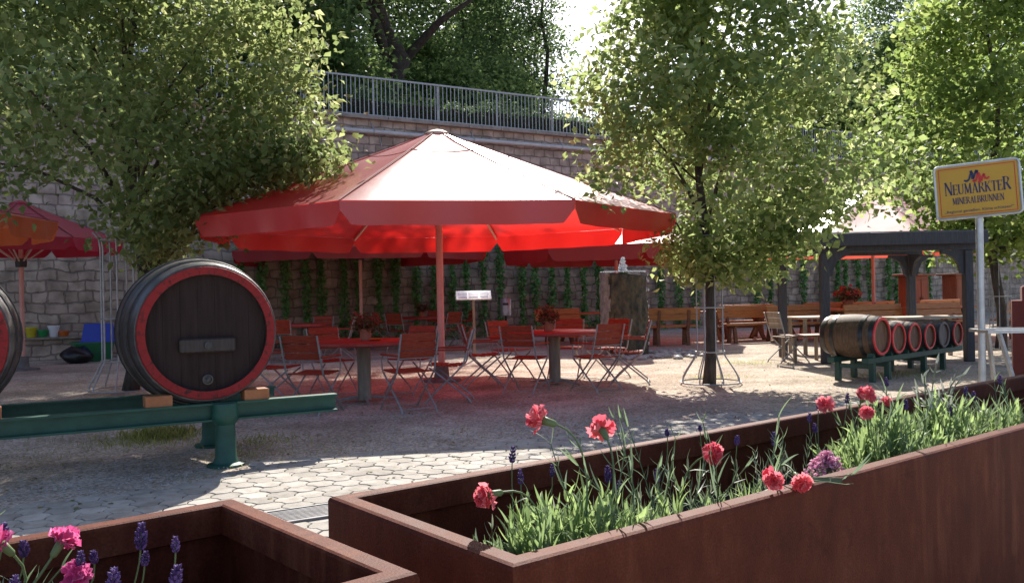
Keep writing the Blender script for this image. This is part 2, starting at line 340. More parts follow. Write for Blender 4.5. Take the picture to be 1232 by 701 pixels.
# ------------------------------------------------------------------ mesh helpers
class MB:
    def __init__(s): s.v = []; s.f = []; s.t = []

    def add(s, vs, fs, tint=None):
        o = len(s.v); s.v += [tuple(v) for v in vs]; s.f += [tuple(i + o for i in f) for f in fs]
        s.t += [0.5 if tint is None else tint] * len(fs); return s

    def box(s, c, d, ax=None, rz=0.0, tint=None, bev=0.0):
        """box of size d about c; ax = optional 3 axes"""
        hx, hy, hz = d[0] / 2, d[1] / 2, d[2] / 2
        if ax is None:
            ca, sa = math.cos(rz), math.sin(rz)
            ax = (Vector((ca, sa, 0)), Vector((-sa, ca, 0)), Vector((0, 0, 1)))
        c = Vector(c)
        b = bev
        if b <= 0:
            vs = [c + ax[0] * (x * hx) + ax[1] * (y * hy) + ax[2] * (z * hz) for z in (-1, 1) for y in (-1, 1) for x in (-1, 1)]
            return s.add(vs, [(0, 2, 3, 1), (4, 5, 7, 6), (0, 1, 5, 4), (2, 6, 7, 3), (0, 4, 6, 2), (1, 3, 7, 5)], tint)
        vs = []; idx = {}
        for sx in (-1, 1):
            for sy in (-1, 1):
                for sz in (-1, 1):
                    for k in range(3):
                        q = [sx * (hx - b), sy * (hy - b), sz * (hz - b)]
                        q[k] = (sx * hx, sy * hy, sz * hz)[k]
                        idx[(sx, sy, sz, k)] = len(vs); vs.append(c + ax[0] * q[0] + ax[1] * q[1] + ax[2] * q[2])
        fs = []
        for k in range(3):
            o = [i for i in range(3) if i != k]
            for sg in (-1, 1):
                quad = []
                for a, bb in ((-1, -1), (1, -1), (1, 1), (-1, 1)):
                    t = [0, 0, 0]; t[k] = sg; t[o[0]] = a; t[o[1]] = bb; quad.append(idx[(*t, k)])
                flip = (sg == -1) ^ (k == 1)
                fs.append(tuple(reversed(quad)) if flip else tuple(quad))
        for k in range(3):
            o = [i for i in range(3) if i != k]
            for a in (-1, 1):
                for bb in (-1, 1):
                    t0 = [0, 0, 0]; t1 = [0, 0, 0]
                    t0[k] = -1; t1[k] = 1
                    for t in (t0, t1): t[o[0]] = a; t[o[1]] = bb
                    fs.append((idx[(*t0, o[0])], idx[(*t1, o[0])], idx[(*t1, o[1])], idx[(*t0, o[1])]))
        for sx in (-1, 1):
            for sy in (-1, 1):
                for sz in (-1, 1):
                    fs.append((idx[(sx, sy, sz, 0)], idx[(sx, sy, sz, 1)], idx[(sx, sy, sz, 2)]))
        return s.add(vs, fs, tint)

    def bar(s, a, b, w, h=None, up=(0, 0, 1), bev=0.0, tint=None):
        a = Vector(a); b = Vector(b); d = b - a; L = d.length; d.normalize()
        up = Vector(up); y = up.cross(d)
        if y.length < 1e-4: y = Vector((1, 0, 0)).cross(d)
        y.normalize(); z = d.cross(y)
        return s.box((a + b) / 2, (L, w, h or w), (d, y, z), bev=bev, tint=tint)

    def tube(s, pts, r, n=8, cap=True, tint=None):
        pts = [Vector(p) for p in pts]; m = len(pts)
        rr = r if isinstance(r, (list, tuple)) else [r] * m
        vs = []; prev = None
        for i, p in enumerate(pts):
            d = (pts[min(i + 1, m - 1)] - pts[max(i - 1, 0)])
            if d.length < 1e-9: d = Vector((0, 0, 1))
            d.normalize()
            if prev is None:
                x = d.orthogonal()
            else:
                x = prev - d * prev.dot(d)
                if x.length < 1e-6: x = d.orthogonal()
            x.normalize(); prev = x; y = d.cross(x)
            for k in range(n):
                a = 2 * PI * k / n
                vs.append(p + (x * math.cos(a) + y * math.sin(a)) * rr[i])
        fs = []
        for i in range(m - 1):
            for k in range(n):
                k2 = (k + 1) % n
                fs.append((i * n + k, i * n + k2, (i + 1) * n + k2, (i + 1) * n + k))
        if cap:
            fs.append(tuple(reversed(range(n)))); fs.append(tuple((m - 1) * n + k for k in range(n)))
        return s.add(vs, fs, tint)

    def lathe(s, prof, n=24, axis=None, org=(0, 0, 0), tint=None, close=False):
        """profile [(r, h)] spun about axis (default z)"""
        org = Vector(org)
        if axis is None: X, Y, Z = Vector((1, 0, 0)), Vector((0, 1, 0)), Vector((0, 0, 1))
        else: X, Y, Z = axis
        m = len(prof); vs = []
        for r, h in prof:
            for k in range(n):
                a = 2 * PI * k / n
                vs.append(org + Z * h + (X * math.cos(a) + Y * math.sin(a)) * max(r, 1e-5))
        fs = []
        for i in range(m - 1):
            for k in range(n):
                k2 = (k + 1) % n
                fs.append((i * n + k, i * n + k2, (i + 1) * n + k2, (i + 1) * n + k))
        if close:
            for k in range(n):
                k2 = (k + 1) % n
                fs.append(((m - 1) * n + k, (m - 1) * n + k2, k2, k))
        else:
            if prof[0][0] > 1e-4: fs.append(tuple(reversed(range(n))))
            if prof[-1][0] > 1e-4: fs.append(tuple((m - 1) * n + k for k in range(n)))
        return s.add(vs, fs, tint)

    def prism(s, outline, a, b, axes):
        """outline (x,y) polygon in axes[0],axes[1]; extruded from a to b along axes[2] (org in axes[3])"""
        X, Y, Z, O = axes; n = len(outline)
        vs = [O + X * x + Y * y + Z * a for x, y in outline] + [O + X * x + Y * y + Z * b for x, y in outline]
        fs = [tuple(reversed(range(n))), tuple(range(n, 2 * n))] + [(i, (i + 1) % n, n + (i + 1) % n, n + i) for i in range(n)]
        return s.add(vs, fs)

    def build(s, name, m, parent=None, loc=(0, 0, 0), rz=0.0, smooth=False, tint=False):
        me = bpy.data.meshes.new(name); me.from_pydata(s.v, [], s.f); me.update()
        if tint:
            at = me.attributes.new('tint', 'FLOAT', 'FACE'); at.data.foreach_set('value', np.array(s.t, dtype=np.float32))
        return link(name, me, m, parent, loc, rz, smooth)


def link(name, me, m, parent=None, loc=(0, 0, 0), rz=0.0, smooth=False):
    me.materials.append(MT[m] if isinstance(m, str) else m)
    if smooth:
        me.polygons.foreach_set('use_smooth', [True] * len(me.polygons))
        if smooth != 'all':
            try: me.set_sharp_from_angle(angle=R(40))
            except Exception: pass
    o = bpy.data.objects.new(name, me); COL.objects.link(o)
    o.parent = parent; o.location = loc; o.rotation_euler = (0, 0, rz)
    return o


def thing(name, label, cat, loc=(0, 0, 0), rz=0.0, group=None):
    o = bpy.data.objects.new(name, None); COL.objects.link(o); o.location = loc; o.rotation_euler = (0, 0, rz)
    o.empty_display_size = .2
    return tag(o, label, cat, group)


def tag(o, label, cat, group=None):
    o['label'] = label; o['category'] = cat
    if group: o['group'] = group
    return o


def struct(o): o['kind'] = 'structure'; return o
def stuff(o): o['kind'] = 'stuff'; return o


def dup(root, loc, rz, label, group=None, keep=None):
    r = root.copy(); COL.objects.link(r); r.location = loc; r.rotation_euler = (0, 0, rz); r['label'] = label
    if group: r['group'] = group
    for ch in list(root.children):
        if keep and not keep(ch): continue
        c = ch.copy(); COL.objects.link(c); c.parent = r
        for g in list(ch.children):
            d = g.copy(); COL.objects.link(d); d.parent = c
    return r


# ---- leaves as many small folded faces
def unit(a): return a / np.maximum(np.linalg.norm(a, axis=1, keepdims=True), 1e-9)


def leaves_mesh(name, ctr, size, rng, width=.55, droop=.35, fold=.25, tint=None, upbias=.5, dirs=None):
    """ctr (n,3) leaf bases; each leaf is a folded pointed blade of five vertices"""
    n = len(ctr)
    if dirs is None:
        d = rng.normal(size=(n, 3)); d[:, 2] = d[:, 2] * .6 - droop
    else: d = dirs
    d = unit(d)
    up = rng.normal(size=(n, 3)) * (1 - upbias) + np.array([0, 0, 1.0]) * upbias
    w = unit(np.cross(d, up)); nn = np.cross(w, d)
    L = (size * rng.uniform(.65, 1.25, n))[:, None]
    W = L * (width[:, None] if hasattr(width, 'shape') else width) * .5
    b = ctr; tip = ctr + d * L - nn * L * .12
    mid = ctr + d * L * .42
    l = mid + w * W + nn * W * fold; r = mid - w * W + nn * W * fold
    V = np.stack([b, r, tip, l, mid], 1).reshape(-1, 3)
    base = (np.arange(n) * 5)[:, None]
    q = np.concatenate([base + np.array([[0, 1, 4]]), base + np.array([[4, 1, 2]]), base + np.array([[0, 4, 3]]), base + np.array([[4, 2, 3]])], 1).reshape(-1)
    if tint is None: tint = rng.uniform(0, 1, n)
    return V, q, np.repeat(tint, 4)


def tri_mesh(name, V, q, t):
    me = bpy.data.meshes.new(name)
    nf = len(q) // 3
    me.vertices.add(len(V)); me.vertices.foreach_set('co', V.astype(np.float32).reshape(-1))
    me.loops.add(len(q)); me.loops.foreach_set('vertex_index', q.astype(np.int32))
    me.polygons.add(nf); me.polygons.foreach_set('loop_start', (np.arange(nf) * 3).astype(np.int32))
    me.polygons.foreach_set('loop_total', np.full(nf, 3, dtype=np.int32))
    me.update(); me.validate()
    at = me.attributes.new('tint', 'FLOAT', 'FACE'); at.data.foreach_set('value', t.astype(np.float32))
    return me


def tree(name, label, cat, loc, height, env, trunk_r, seed, n_cl, per, leaf, m_leaf, m_bark='bark', z0=1.6, clr=.32, lean=(0, 0), group=None,
         crown_c=(0, 0), droop=.35, fork=None, width=.55, squash=.75, noise=.8, bract=0.0, filt=None, extra=()):
    """tapered trunk, limbs and a crown made of leaf clumps; env(z) -> crown radius"""
    rng = np.random.default_rng(seed); rd = random.Random(seed)
    root = thing(name, label, cat, loc, 0, group)
    mb = MB()
    top = height * .93

    def axis(z):
        t = z / height
        return Vector((lean[0] * t * height + .10 * trunk_r / .1 * math.sin(z * 1.3 + seed), lean[1] * t * height + .08 * trunk_r / .1 * math.sin(z * 1.7 + seed * 2), z))
    zs = [0, .05 * height] + [top * k / 9 for k in range(1, 10)]
    zs = sorted(set(zs))
    a0 = axis(0)
    tr = [axis(z) - Vector((a0.x, a0.y, 0)) for z in zs]
    mb.tube(tr, [max(trunk_r * (1.18 if i == 0 else 1) * (1 - .86 * z / top), .012) for i, z in enumerate(zs)], 10)
    if fork:
        for (zf, ex, ey, ez, rf) in fork:
            b = axis(zf) - Vector((a0.x, a0.y, 0)); e = Vector((ex, ey, ez))
            mb.tube([b, b.lerp(e, .3) + Vector((0, 0, .15 * (e - b).length)), b.lerp(e, .65) + Vector((0, 0, .12 * (e - b).length)), e], [rf, rf * .8, rf * .55, rf * .25], 8)
    # clump centres: lumpy distribution inside the envelope
    cl = []
    ph = [rd.uniform(0, 6.28) for _ in range(8)]
    tries = 0
    while len(cl) < n_cl and tries < n_cl * 60:
        tries += 1
        z = rd.uniform(z0, height)
        rmax = env(z)
        if rmax <= .05: continue
        th = rd.uniform(0, 2 * PI)
        lump = 1 + noise * (.22 * math.sin(3 * th + ph[0] + z * 1.1) + .16 * math.sin(5 * th + ph[1] - z * 2.3) + .14 * math.sin(2 * th + ph[2] + z * 3.7))
        rr = rmax * lump * math.sqrt(rd.uniform(.10, 1.0))
        # gaps
        gx, gy = rr * math.cos(th), rr * math.sin(th)
        if math.sin(gx * 2.1 + ph[3]) * math.sin(gy * 2.3 + ph[4]) * math.sin(z * 2.2 + ph[5]) > .33: continue
        p = Vector((gx + crown_c[0], gy + crown_c[1], z))
        if filt and not filt(p): continue
        cl.append((p, rr / max(rmax, .1)))
    for (ex, ey, ez, er, en) in extra:
        for _ in range(en): cl.append((Vector((ex + rd.gauss(0, er), ey + rd.gauss(0, er), ez + rd.gauss(0, er * .55))), .9))
    # limbs to groups of clumps
    nl = max(8, n_cl // 22)
    for k in range(nl):
        p, q = cl[rd.randrange(len(cl))]
        rad = math.hypot(p.x, p.y)
        zb = max(z0 * .9, p.z - rad * rd.uniform(.5, 1.0)); zb = min(zb, top * .9)
        b = axis(zb) - Vector((a0.x, a0.y, 0))
        md = b.lerp(p, .5) + Vector((rd.uniform(-.1, .1), rd.uniform(-.1, .1), .12 * rad))
        r0 = max(trunk_r * .34 * (1 - .6 * zb / top), .012)
        mb.tube([b, b.lerp(md, .55) + Vector((0, 0, .03)), md, md.lerp(p, .6), p], [r0, r0 * .8, r0 * .6, r0 * .4, .005], 5)
        for j in range(5):
            c2, _ = cl[rd.randrange(len(cl))]
            if (c2 - md).length < max(1.1, height * .16):
                mb.tube([md, md.lerp(c2, .5) + Vector((0, 0, .04)), c2], [r0 * .45, r0 * .3, .004], 4)
    mb.build('trunk', m_bark, root, smooth='all')
    C = np.array([p[:] for p, _ in cl]); rad = np.array([q for _, q in cl])
    n = len(C) * per
    idx = np.repeat(np.arange(len(C)), per)
    off = rng.normal(size=(n, 3)) * np.array([clr, clr, clr * squash])
    ctr = C[idx] + off
    # tint per clump plus per leaf
    ct = rng.uniform(.15, .75, len(C))
    ti = np.clip(ct[idx] + rng.normal(size=n) * .2, 0, 1)
    wd = np.full(n, width)
    if bract:
        bm_ = rng.uniform(0, 1, n) < bract; wd[bm_] = .26; ti[bm_] = np.clip(.85 + rng.normal(size=bm_.sum()) * .1, 0, 1)
    V, q, t = leaves_mesh(name, ctr, leaf, rng, width=wd, droop=droop, tint=ti)
    me = tri_mesh('crown', V, q, t)
    link('crown', me, m_leaf, root)
    return root


# ------------------------------------------------------------------ world, light
W = bpy.data.worlds.new('World'); S.world = W; W.use_nodes = True
nt = W.node_tree
SUN_A, SUN_B = 0.12, 1.22          # shadow run per metre of height, towards -x and -y
el = math.atan2(1, math.hypot(SUN_A, SUN_B)); az = math.atan2(SUN_A, SUN_B)   # az clockwise from +y
sky = nt.nodes.new('ShaderNodeTexSky'); sky.sky_type = 'NISHITA'; sky.sun_disc = False
sky.sun_elevation = el; sky.sun_rotation = az; sky.air_density = 0.7; sky.dust_density = 1.4; sky.ozone_density = 1.0
bg = nt.nodes['Background']; bg.inputs['Strength'].default_value = 0.125
nt.links.new(sky.outputs['Color'], bg.inputs['Color'])
sl = bpy.data.lights.new('sun', 'SUN'); sl.energy = 5.0; sl.angle = R(.5); sl.color = (1, .94, .85)
so = bpy.data.objects.new('sun', sl); COL.objects.link(so)
to_sun = Vector((SUN_A, SUN_B, 1)).normalized()
so.rotation_euler = to_sun.to_track_quat('Z', 'Y').to_euler(); so.location = (10, 30, 40)
vs = S.view_settings; vs.view_transform = 'Standard'; vs.look = 'None'; vs.gamma = 1; vs.exposure = 0.9; vs.use_curve_mapping = False

# ------------------------------------------------------------------ site axes (paving, planters and wall run about 30 degrees off the picture)
A = R(30); U = Vector((math.cos(A), math.sin(A), 0)); Vv = Vector((-math.sin(A), math.cos(A), 0))

# ground sheet
me = MB(); me.add([(-400, -200, 0), (400, -200, 0), (400, 600, 0), (-400, 600, 0)], [(0, 1, 2, 3)])
struct(me.build('ground', 'gravel'))

# paving: interlocking concrete pavers with joints
mb = MB()
ue, ve0, ve1 = (-8.5, 11.5), .2, 7.12
mb.add([U * ue[0] + Vv * ve0, U * ue[1] + Vv * ve0, U * ue[1] + Vv * 6.3, U * ue[0] + Vv * 6.3], [(0, 1, 2, 3)])
bed = [(x, y, .004) for x, y, z in mb.v]
mb = MB(); mb.add(bed, [(0, 1, 2, 3)])
o = struct(mb.build('paving_bed', 'joint'))
mb = MB(); rd = random.Random(5)
ni, nj = int((ue[1] - ue[0]) / .162), int((ve1 - ve0) / .1868) + 2
base_hex = []
for k in range(6):
    a0 = R(60 * k); a1 = R(60 * (k + 1))
    p0 = (math.cos(a0) * .108, math.sin(a0) * .108 * .99); p1 = (math.cos(a1) * .108, math.sin(a1) * .108 * .99)
    base_hex.append(p0)
    mx_, my_ = (p0[0] + p1[0]) / 2, (p0[1] + p1[1]) / 2
    bow = .013 if k % 2 == 0 else -.013
    L = math.hypot(mx_, my_)
    base_hex.append((mx_ * (1 + bow / L), my_ * (1 + bow / L)))
for i in range(ni + 1):
    for j in range(nj):
        uu = ue[0] + i * .162; vv = ve0 + j * .1868 + (i % 2) * .0934
        if uu > ue[1]: continue
        edge = float(np.interp(uu, [-4, 0, 1.0, 1.7, 3, 6], [6.42, 6.42, 6.5, 6.95, 6.85, 6.72])) + .07 * math.sin(uu * 1.3) + .06 * math.sin(uu * 3.1 + 1) + rd.uniform(-.04, .04)
        if vv > edge: continue
        zt = .016 + rd.uniform(-.002, .003); tn = min(1, max(0, rd.gauss(.5, .26)))
        tx, ty = rd.uniform(-.012, .012), rd.uniform(-.012, .012)
        o_ = len(mb.v)
        for sc, zz in ((.965, .004), (.965, zt - .004), (.92, zt)):
            for hx, hy in base_hex:
                q = U * (uu + hx * sc) + Vv * (vv + hy * sc)
                mb.v.append((q.x, q.y, zz + (hx * tx + hy * ty if zz > .005 else 0)))
        for rI in range(2):
            for k in range(12):
                k2 = (k + 1) % 12
                mb.f.append((o_ + rI * 12 + k, o_ + rI * 12 + k2, o_ + rI * 12 + 12 + k2, o_ + rI * 12 + 12 + k)); mb.t.append(tn)
        mb.f.append(tuple(o_ + 24 + k for k in range(12))); mb.t.append(tn)
struct(mb.build('paving', 'paver', tint=True))

# grass tufts and weeds on the gravel
rng = np.random.default_rng(3)
pts = []; dirs = []; szs = []


def tuft(px, py, n, spread, hgt):
    c = G(px, py)
    for _ in range(n):
        x, y = c.x + rng.normal() * spread, c.y + rng.normal() * spread * .8
        pts.append((x, y, 0)); dirs.append((rng.normal() * .5, rng.normal() * .5, 1)); szs.append(hgt * rng.uniform(.5, 1.2))


for a in [(192, 526, 1300, .16, .12), (182, 532, 900, .3, .075), (280, 548, 160, .12, .06), (310, 533, 420, .22, .07), (225, 575, 60, .1, .04), (40, 545, 320, .35, .045),
          (380, 545, 200, .3, .05), (560, 520, 260, .4, .045), (720, 505, 200, .4, .045), (130, 520, 300, .4, .05), (430, 525, 200, .4, .04), (60, 565, 260, .35, .045), (90, 530, 420, .45, .04), (10, 560, 300, .4, .04), (240, 560, 200, .3, .04),
          (900, 437, 700, .35, .05), (860, 455, 250, .3, .06), (1085, 452, 700, .35, .06), (1120, 447, 300, .3, .05), (1020, 455, 120, .4, .05), (330, 520, 200, .4, .04), (840, 432, 200, .4, .05)]:
    tuft(*a)
V, q, t = leaves_mesh('grass', np.array(pts), np.array(szs), rng, width=.09, fold=.1, dirs=np.array(dirs), upbias=.0)
go = link('grass', tri_mesh('grass', V, q, t), 'grass'); stuff(go)
tag(go, 'short green grass tufts and weeds growing through the gravel', 'grass')

# loose gravel stones lying at the paving edge and on the gravel
pts = []
mbp = MB(); rd = random.Random(9)
for _ in range(5200):
    uu = rd.uniform(-5.5, 7); vv = float(np.interp(uu, [-4, 0, 1.0, 1.7, 3, 6], [6.42, 6.42, 6.5, 6.95, 6.85, 6.72])) + abs(rd.gauss(0, 1.3)) - .14
    q = U * uu + Vv * vv; r_ = rd.uniform(.004, .011)
    a = rd.uniform(0, 6.28); ca, sa = math.cos(a) * r_, math.sin(a) * r_
    z = .0 if vv > 7.12 else .012
    mbp.add([(q.x + ca, q.y + sa, z), (q.x - sa, q.y + ca, z), (q.x - ca, q.y - sa, z), (q.x + sa, q.y - ca, z), (q.x, q.y, z + r_ * .9)], [(0, 1, 4), (1, 2, 4), (2, 3, 4), (3, 0, 4)])
o = stuff(mbp.build('gravel_stones', 'cobble')); tag(o, 'loose pale gravel stones scattered along the edge of the paving', 'gravel')

# fallen leaves
rng = np.random.default_rng(71); n = 1500
x = rng.uniform(-6, 6.5, n); y = rng.uniform(5.2, 16, n); ctr = np.stack([x, y, np.where(-.5 * x + .866 * y < 7.1, .019, .006)], 1)
dd = rng.normal(size=(n, 3)); dd[:, 2] = np.abs(dd[:, 2]) * .12
V, q, t = leaves_mesh('fallen', ctr, np.full(n, .045), rng, width=.6, dirs=dd, upbias=.93)
fo = stuff(link('fallen_leaves', tri_mesh('fallen_leaves', V, q, t), 'litter')); tag(fo, 'small fallen leaves and bracts scattered on gravel and pavers', 'fallen leaves')

# drain grate between the planters
mb = MB(); g0 = G(372, 621)
for k in range(9): mb.bar(g0 + U * -.22 + Vv * (-.12 + k * .03) + Vector((0, 0, .020)), g0 + U * .22 + Vv * (-.12 + k * .03) + Vector((0, 0, .020)), .014, .012)
for sg in (-1, 1):
    mb.bar(g0 + U * (.228 * sg) + Vv * -.15 + Vector((0, 0, .021)), g0 + U * (.228 * sg) + Vv * .15 + Vector((0, 0, .021)), .016, .016)
    mb.bar(g0 + U * -.236 + Vv * (.15 * sg) + Vector((0, 0, .0215)), g0 + U * .236 + Vv * (.15 * sg) + Vector((0, 0, .0215)), .016, .016)
tag(mb.build('drain_grate', 'iron'), 'grey slotted drain grate set in the pavers between the two planters', 'drain grate')

# ------------------------------------------------------------------ retaining wall
WD = Vector((.863, .505, 0)).normalized(); WN = Vector((.505, -.863, 0)).normalized()  # along, and outward to the court
W0 = Vector((-5.8, 23.5, 0)); WANG = math.atan2(WD.y, WD.x); WTOP = 6.35


def wall_p(px):
    """distance along the wall where a photograph column meets it"""
    k = ray(px, 351); k = k / k.y
    # W0 + t WD : x = k.x*y
    return (k.x * W0.y - W0.x) / (WD.x - k.x * WD.y)


wl = thing('retaining_wall', 'tall stone retaining wall carrying the grey railing behind the beer garden', 'wall', W0, WANG)
SPLIT = 3.55
mb = MB(); mb.box((8, .45, SPLIT / 2), (84, .9, SPLIT)); mb.build('lower_masonry', 'stone_low', wl)
mb = MB(); mb.box((8, .475, (SPLIT + WTOP) / 2), (84, .85, WTOP - SPLIT)); mb.build('upper_masonry', 'stone_up', wl)
mb = MB()
rd = random.Random(2)
x = -34
while x < 50:
    L = rd.uniform(1.1, 1.6); mb.box((x + L / 2, .37, WTOP + .055), (L - .012, 1.0, .11), bev=.012); x += L
mb.build('coping', 'coping', wl)

# pipe on the wall
pp = thing('drain_pipe', 'pale pipe running along the top of the stone wall below the railing', 'pipe', W0, WANG)
mb = MB(); mb.tube([(-34, -.13, WTOP - .36), (50, -.13, WTOP - .36)], .062, 12); mb.build('pipe', 'pipe', pp, smooth=True)
mb = MB()
for k in range(26):
    x = -33 + k * 3.2
    mb.bar((x, .05, WTOP - .06), (x, -.14, WTOP - .29), .03); mb.lathe([(.07, -.025), (.07, .025)], 12, (Vector((0, 1, 0)), Vector((0, 0, 1)), Vector((1, 0, 0))), (x, -.13, WTOP - .36))
    mb.bar((x + .25, .05, WTOP - .42), (x + .25, -.1, WTOP - .75), .02)
stuffed = mb.build('bracket', 'rail', pp)

# railing
rl = thing('railing', 'grey metal bar railing along the top of the stone wall', 'railing', W0, WANG)
RZ = WTOP + .11
mb = MB()
mb.bar((-34, .30, RZ + 1.17), (50, .30, RZ + 1.17), .055, .05); mb.build('top_rail', 'rail', rl)
mb = MB(); mb.bar((-34, .30, RZ + .09), (50, .30, RZ + .09), .045, .035); mb.build('bottom_rail', 'rail', rl)
mb = MB()
x = -14.0
while x < 34:
    mb.bar((x, .30, RZ + .105), (x, .30, RZ + 1.145), .022, .022, up=(0, 1, 0)); x += .132
b_ = mb.build('bars', 'rail', rl)
for k in range(24):
    x = -33.5 + k * 3.55 / 1.6 if False else -14 + k * 2.05
    mb = MB(); mb.bar((x, .34, RZ), (x, .34, RZ + 1.14), .05, .03, up=(0, 1, 0)); mb.box((x, .33, RZ + .012), (.16, .12, .02)); mb.build('post', 'rail', rl)

# upper terrace ground
UP0 = Vector((0, .92, WTOP - .06))
mb = MB(); mb.add([(-60, .9, WTOP - .04), (80, .9, WTOP - .04), (80, 14, WTOP + .3), (-60, 14, WTOP + .3), (80, 60, WTOP + 1.2), (-60, 60, WTOP + 1.2)], [(0, 1, 2, 3), (3, 2, 4, 5)])
struct(mb.build('hill_terrace', 'earth', None, W0, WANG))


def on_hill(px, back, dz=0):
    """a spot on the terrace, 'back' metres behind the wall face, in the photograph column px"""
    k = ray(px, 351); k = k / k.y
    O = W0 - WN * back
    t = (k.x * O.y - O.x) / (WD.x - k.x * WD.y)
    p = O + WD * t
    return Vector((p.x, p.y, WTOP - .04 + dz))


# hedge behind the railing
rng = np.random.default_rng(11)
hd = thing('hedge', 'dark clipped green hedge growing right behind the grey railing', 'hedge', W0 - WN * 1.5 + Vector((0, 0, WTOP - .04)), WANG)
n = 60000
x = rng.uniform(-14, 34, n); y = rng.uniform(-.42, .5, n); hh = 1.13 + .12 * np.sin(x * 1.1) + .10 * np.sin(x * 2.7 + 1) + .06 * np.sin(x * 7)
hh = hh + np.where(x < 2.2, np.clip((2.2 - x) * .16, 0, .55), 0)
z = rng.uniform(0, 1, n) ** .8 * hh
dead = rng.uniform(0, 1, n)
V, q, t = leaves_mesh('hedge', np.stack([x, y, z], 1), np.full(n, .10), rng, droop=0)
link('foliage', tri_mesh('foliage', V, q, t), 'hedge', hd)
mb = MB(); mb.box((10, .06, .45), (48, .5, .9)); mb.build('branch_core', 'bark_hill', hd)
o = None

# hill trees
trees_g = 'trees on the hill above the wall'


def env_round(z0, z1, rmax, p=.5):
    def f(z):
        t = (z - z0) / (z1 - z0)
        if t <= 0 or t >= 1: return 0
        return rmax * (math.sin(PI * min(max(t, 0), 1) ** .8)) ** p
    return f


big = on_hill(484, 8.5)
tree('old_tree', 'huge old tree with a thick dark forked trunk behind the railing', 'tree', big, 14, env_round(7.0, 15, 5.2), .60, 21, 330, 60, .24, 'hill_leaf2', 'bark_hill',
     z0=7.2, clr=.6, group=None, fork=[(2.2, 3.2, -.6, 6.6, .26), (3.6, -2.4, .3, 8.5, .24)], droop=.4)
hill = [  # px, back, height, crown bottom, radius, leaf material, seed
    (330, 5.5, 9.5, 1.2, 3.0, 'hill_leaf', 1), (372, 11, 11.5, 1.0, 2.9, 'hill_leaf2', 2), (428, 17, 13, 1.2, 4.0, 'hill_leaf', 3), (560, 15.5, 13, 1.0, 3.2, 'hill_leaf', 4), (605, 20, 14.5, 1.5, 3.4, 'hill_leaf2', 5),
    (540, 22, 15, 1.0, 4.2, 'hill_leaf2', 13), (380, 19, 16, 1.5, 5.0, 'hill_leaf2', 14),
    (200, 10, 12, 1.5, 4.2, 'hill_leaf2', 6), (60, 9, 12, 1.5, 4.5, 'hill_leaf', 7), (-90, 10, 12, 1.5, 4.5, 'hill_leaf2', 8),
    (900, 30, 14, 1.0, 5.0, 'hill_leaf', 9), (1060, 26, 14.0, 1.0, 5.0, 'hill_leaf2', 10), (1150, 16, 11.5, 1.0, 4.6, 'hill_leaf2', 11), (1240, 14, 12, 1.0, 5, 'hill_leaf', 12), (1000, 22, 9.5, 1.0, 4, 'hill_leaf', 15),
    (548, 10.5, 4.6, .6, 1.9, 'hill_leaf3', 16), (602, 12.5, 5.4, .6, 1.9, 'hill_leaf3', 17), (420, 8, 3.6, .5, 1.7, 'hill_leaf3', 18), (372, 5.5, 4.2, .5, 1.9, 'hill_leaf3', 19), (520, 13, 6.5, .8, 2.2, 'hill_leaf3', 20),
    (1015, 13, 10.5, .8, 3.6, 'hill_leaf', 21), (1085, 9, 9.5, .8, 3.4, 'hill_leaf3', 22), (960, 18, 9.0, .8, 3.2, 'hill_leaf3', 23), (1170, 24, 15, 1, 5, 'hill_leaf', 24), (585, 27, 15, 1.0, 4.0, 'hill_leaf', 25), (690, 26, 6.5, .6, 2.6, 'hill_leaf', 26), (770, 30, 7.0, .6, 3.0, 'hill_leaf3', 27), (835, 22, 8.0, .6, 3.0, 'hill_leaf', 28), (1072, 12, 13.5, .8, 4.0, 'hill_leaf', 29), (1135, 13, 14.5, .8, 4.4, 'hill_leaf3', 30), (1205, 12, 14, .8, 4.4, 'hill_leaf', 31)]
for (px, bk, h, z0, r, ml, sd) in hill:
    far = bk > 17
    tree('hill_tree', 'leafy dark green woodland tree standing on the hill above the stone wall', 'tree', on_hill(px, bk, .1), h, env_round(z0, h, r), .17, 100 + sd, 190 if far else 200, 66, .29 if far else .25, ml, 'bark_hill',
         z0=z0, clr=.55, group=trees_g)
# slim dark tree against the sky, with a hanging branch
tree('slim_tree', 'slim dark trunk tree beside the gap of sky above the railing', 'tree', on_hill(657, 15), 15, lambda z: (1.5 if z > 4.5 else .55 if z > 2 else 0) * (1 - .02 * z), .19, 55, 150, 45, .20, 'hill_leaf2', 'bark_hill', z0=2.2, clr=.45)
tree('slim_tree', 'thin young tree with light foliage next to the slim dark trunk', 'tree', on_hill(638, 21), 13, env_round(2, 13, 1.6), .10, 57, 80, 40, .2, 'hill_leaf', 'bark_hill', z0=2.2, clr=.5)
tree('sparse_tree', 'sparse pale bluish tree with thin branches standing against the sky gap', 'tree', on_hill(731, 34), 15.2, env_round(2, 15.2, 3.1, .7), .16, 77, 110, 13, .22, 'blue_leaf', 'bark_hill', z0=3, clr=.55)

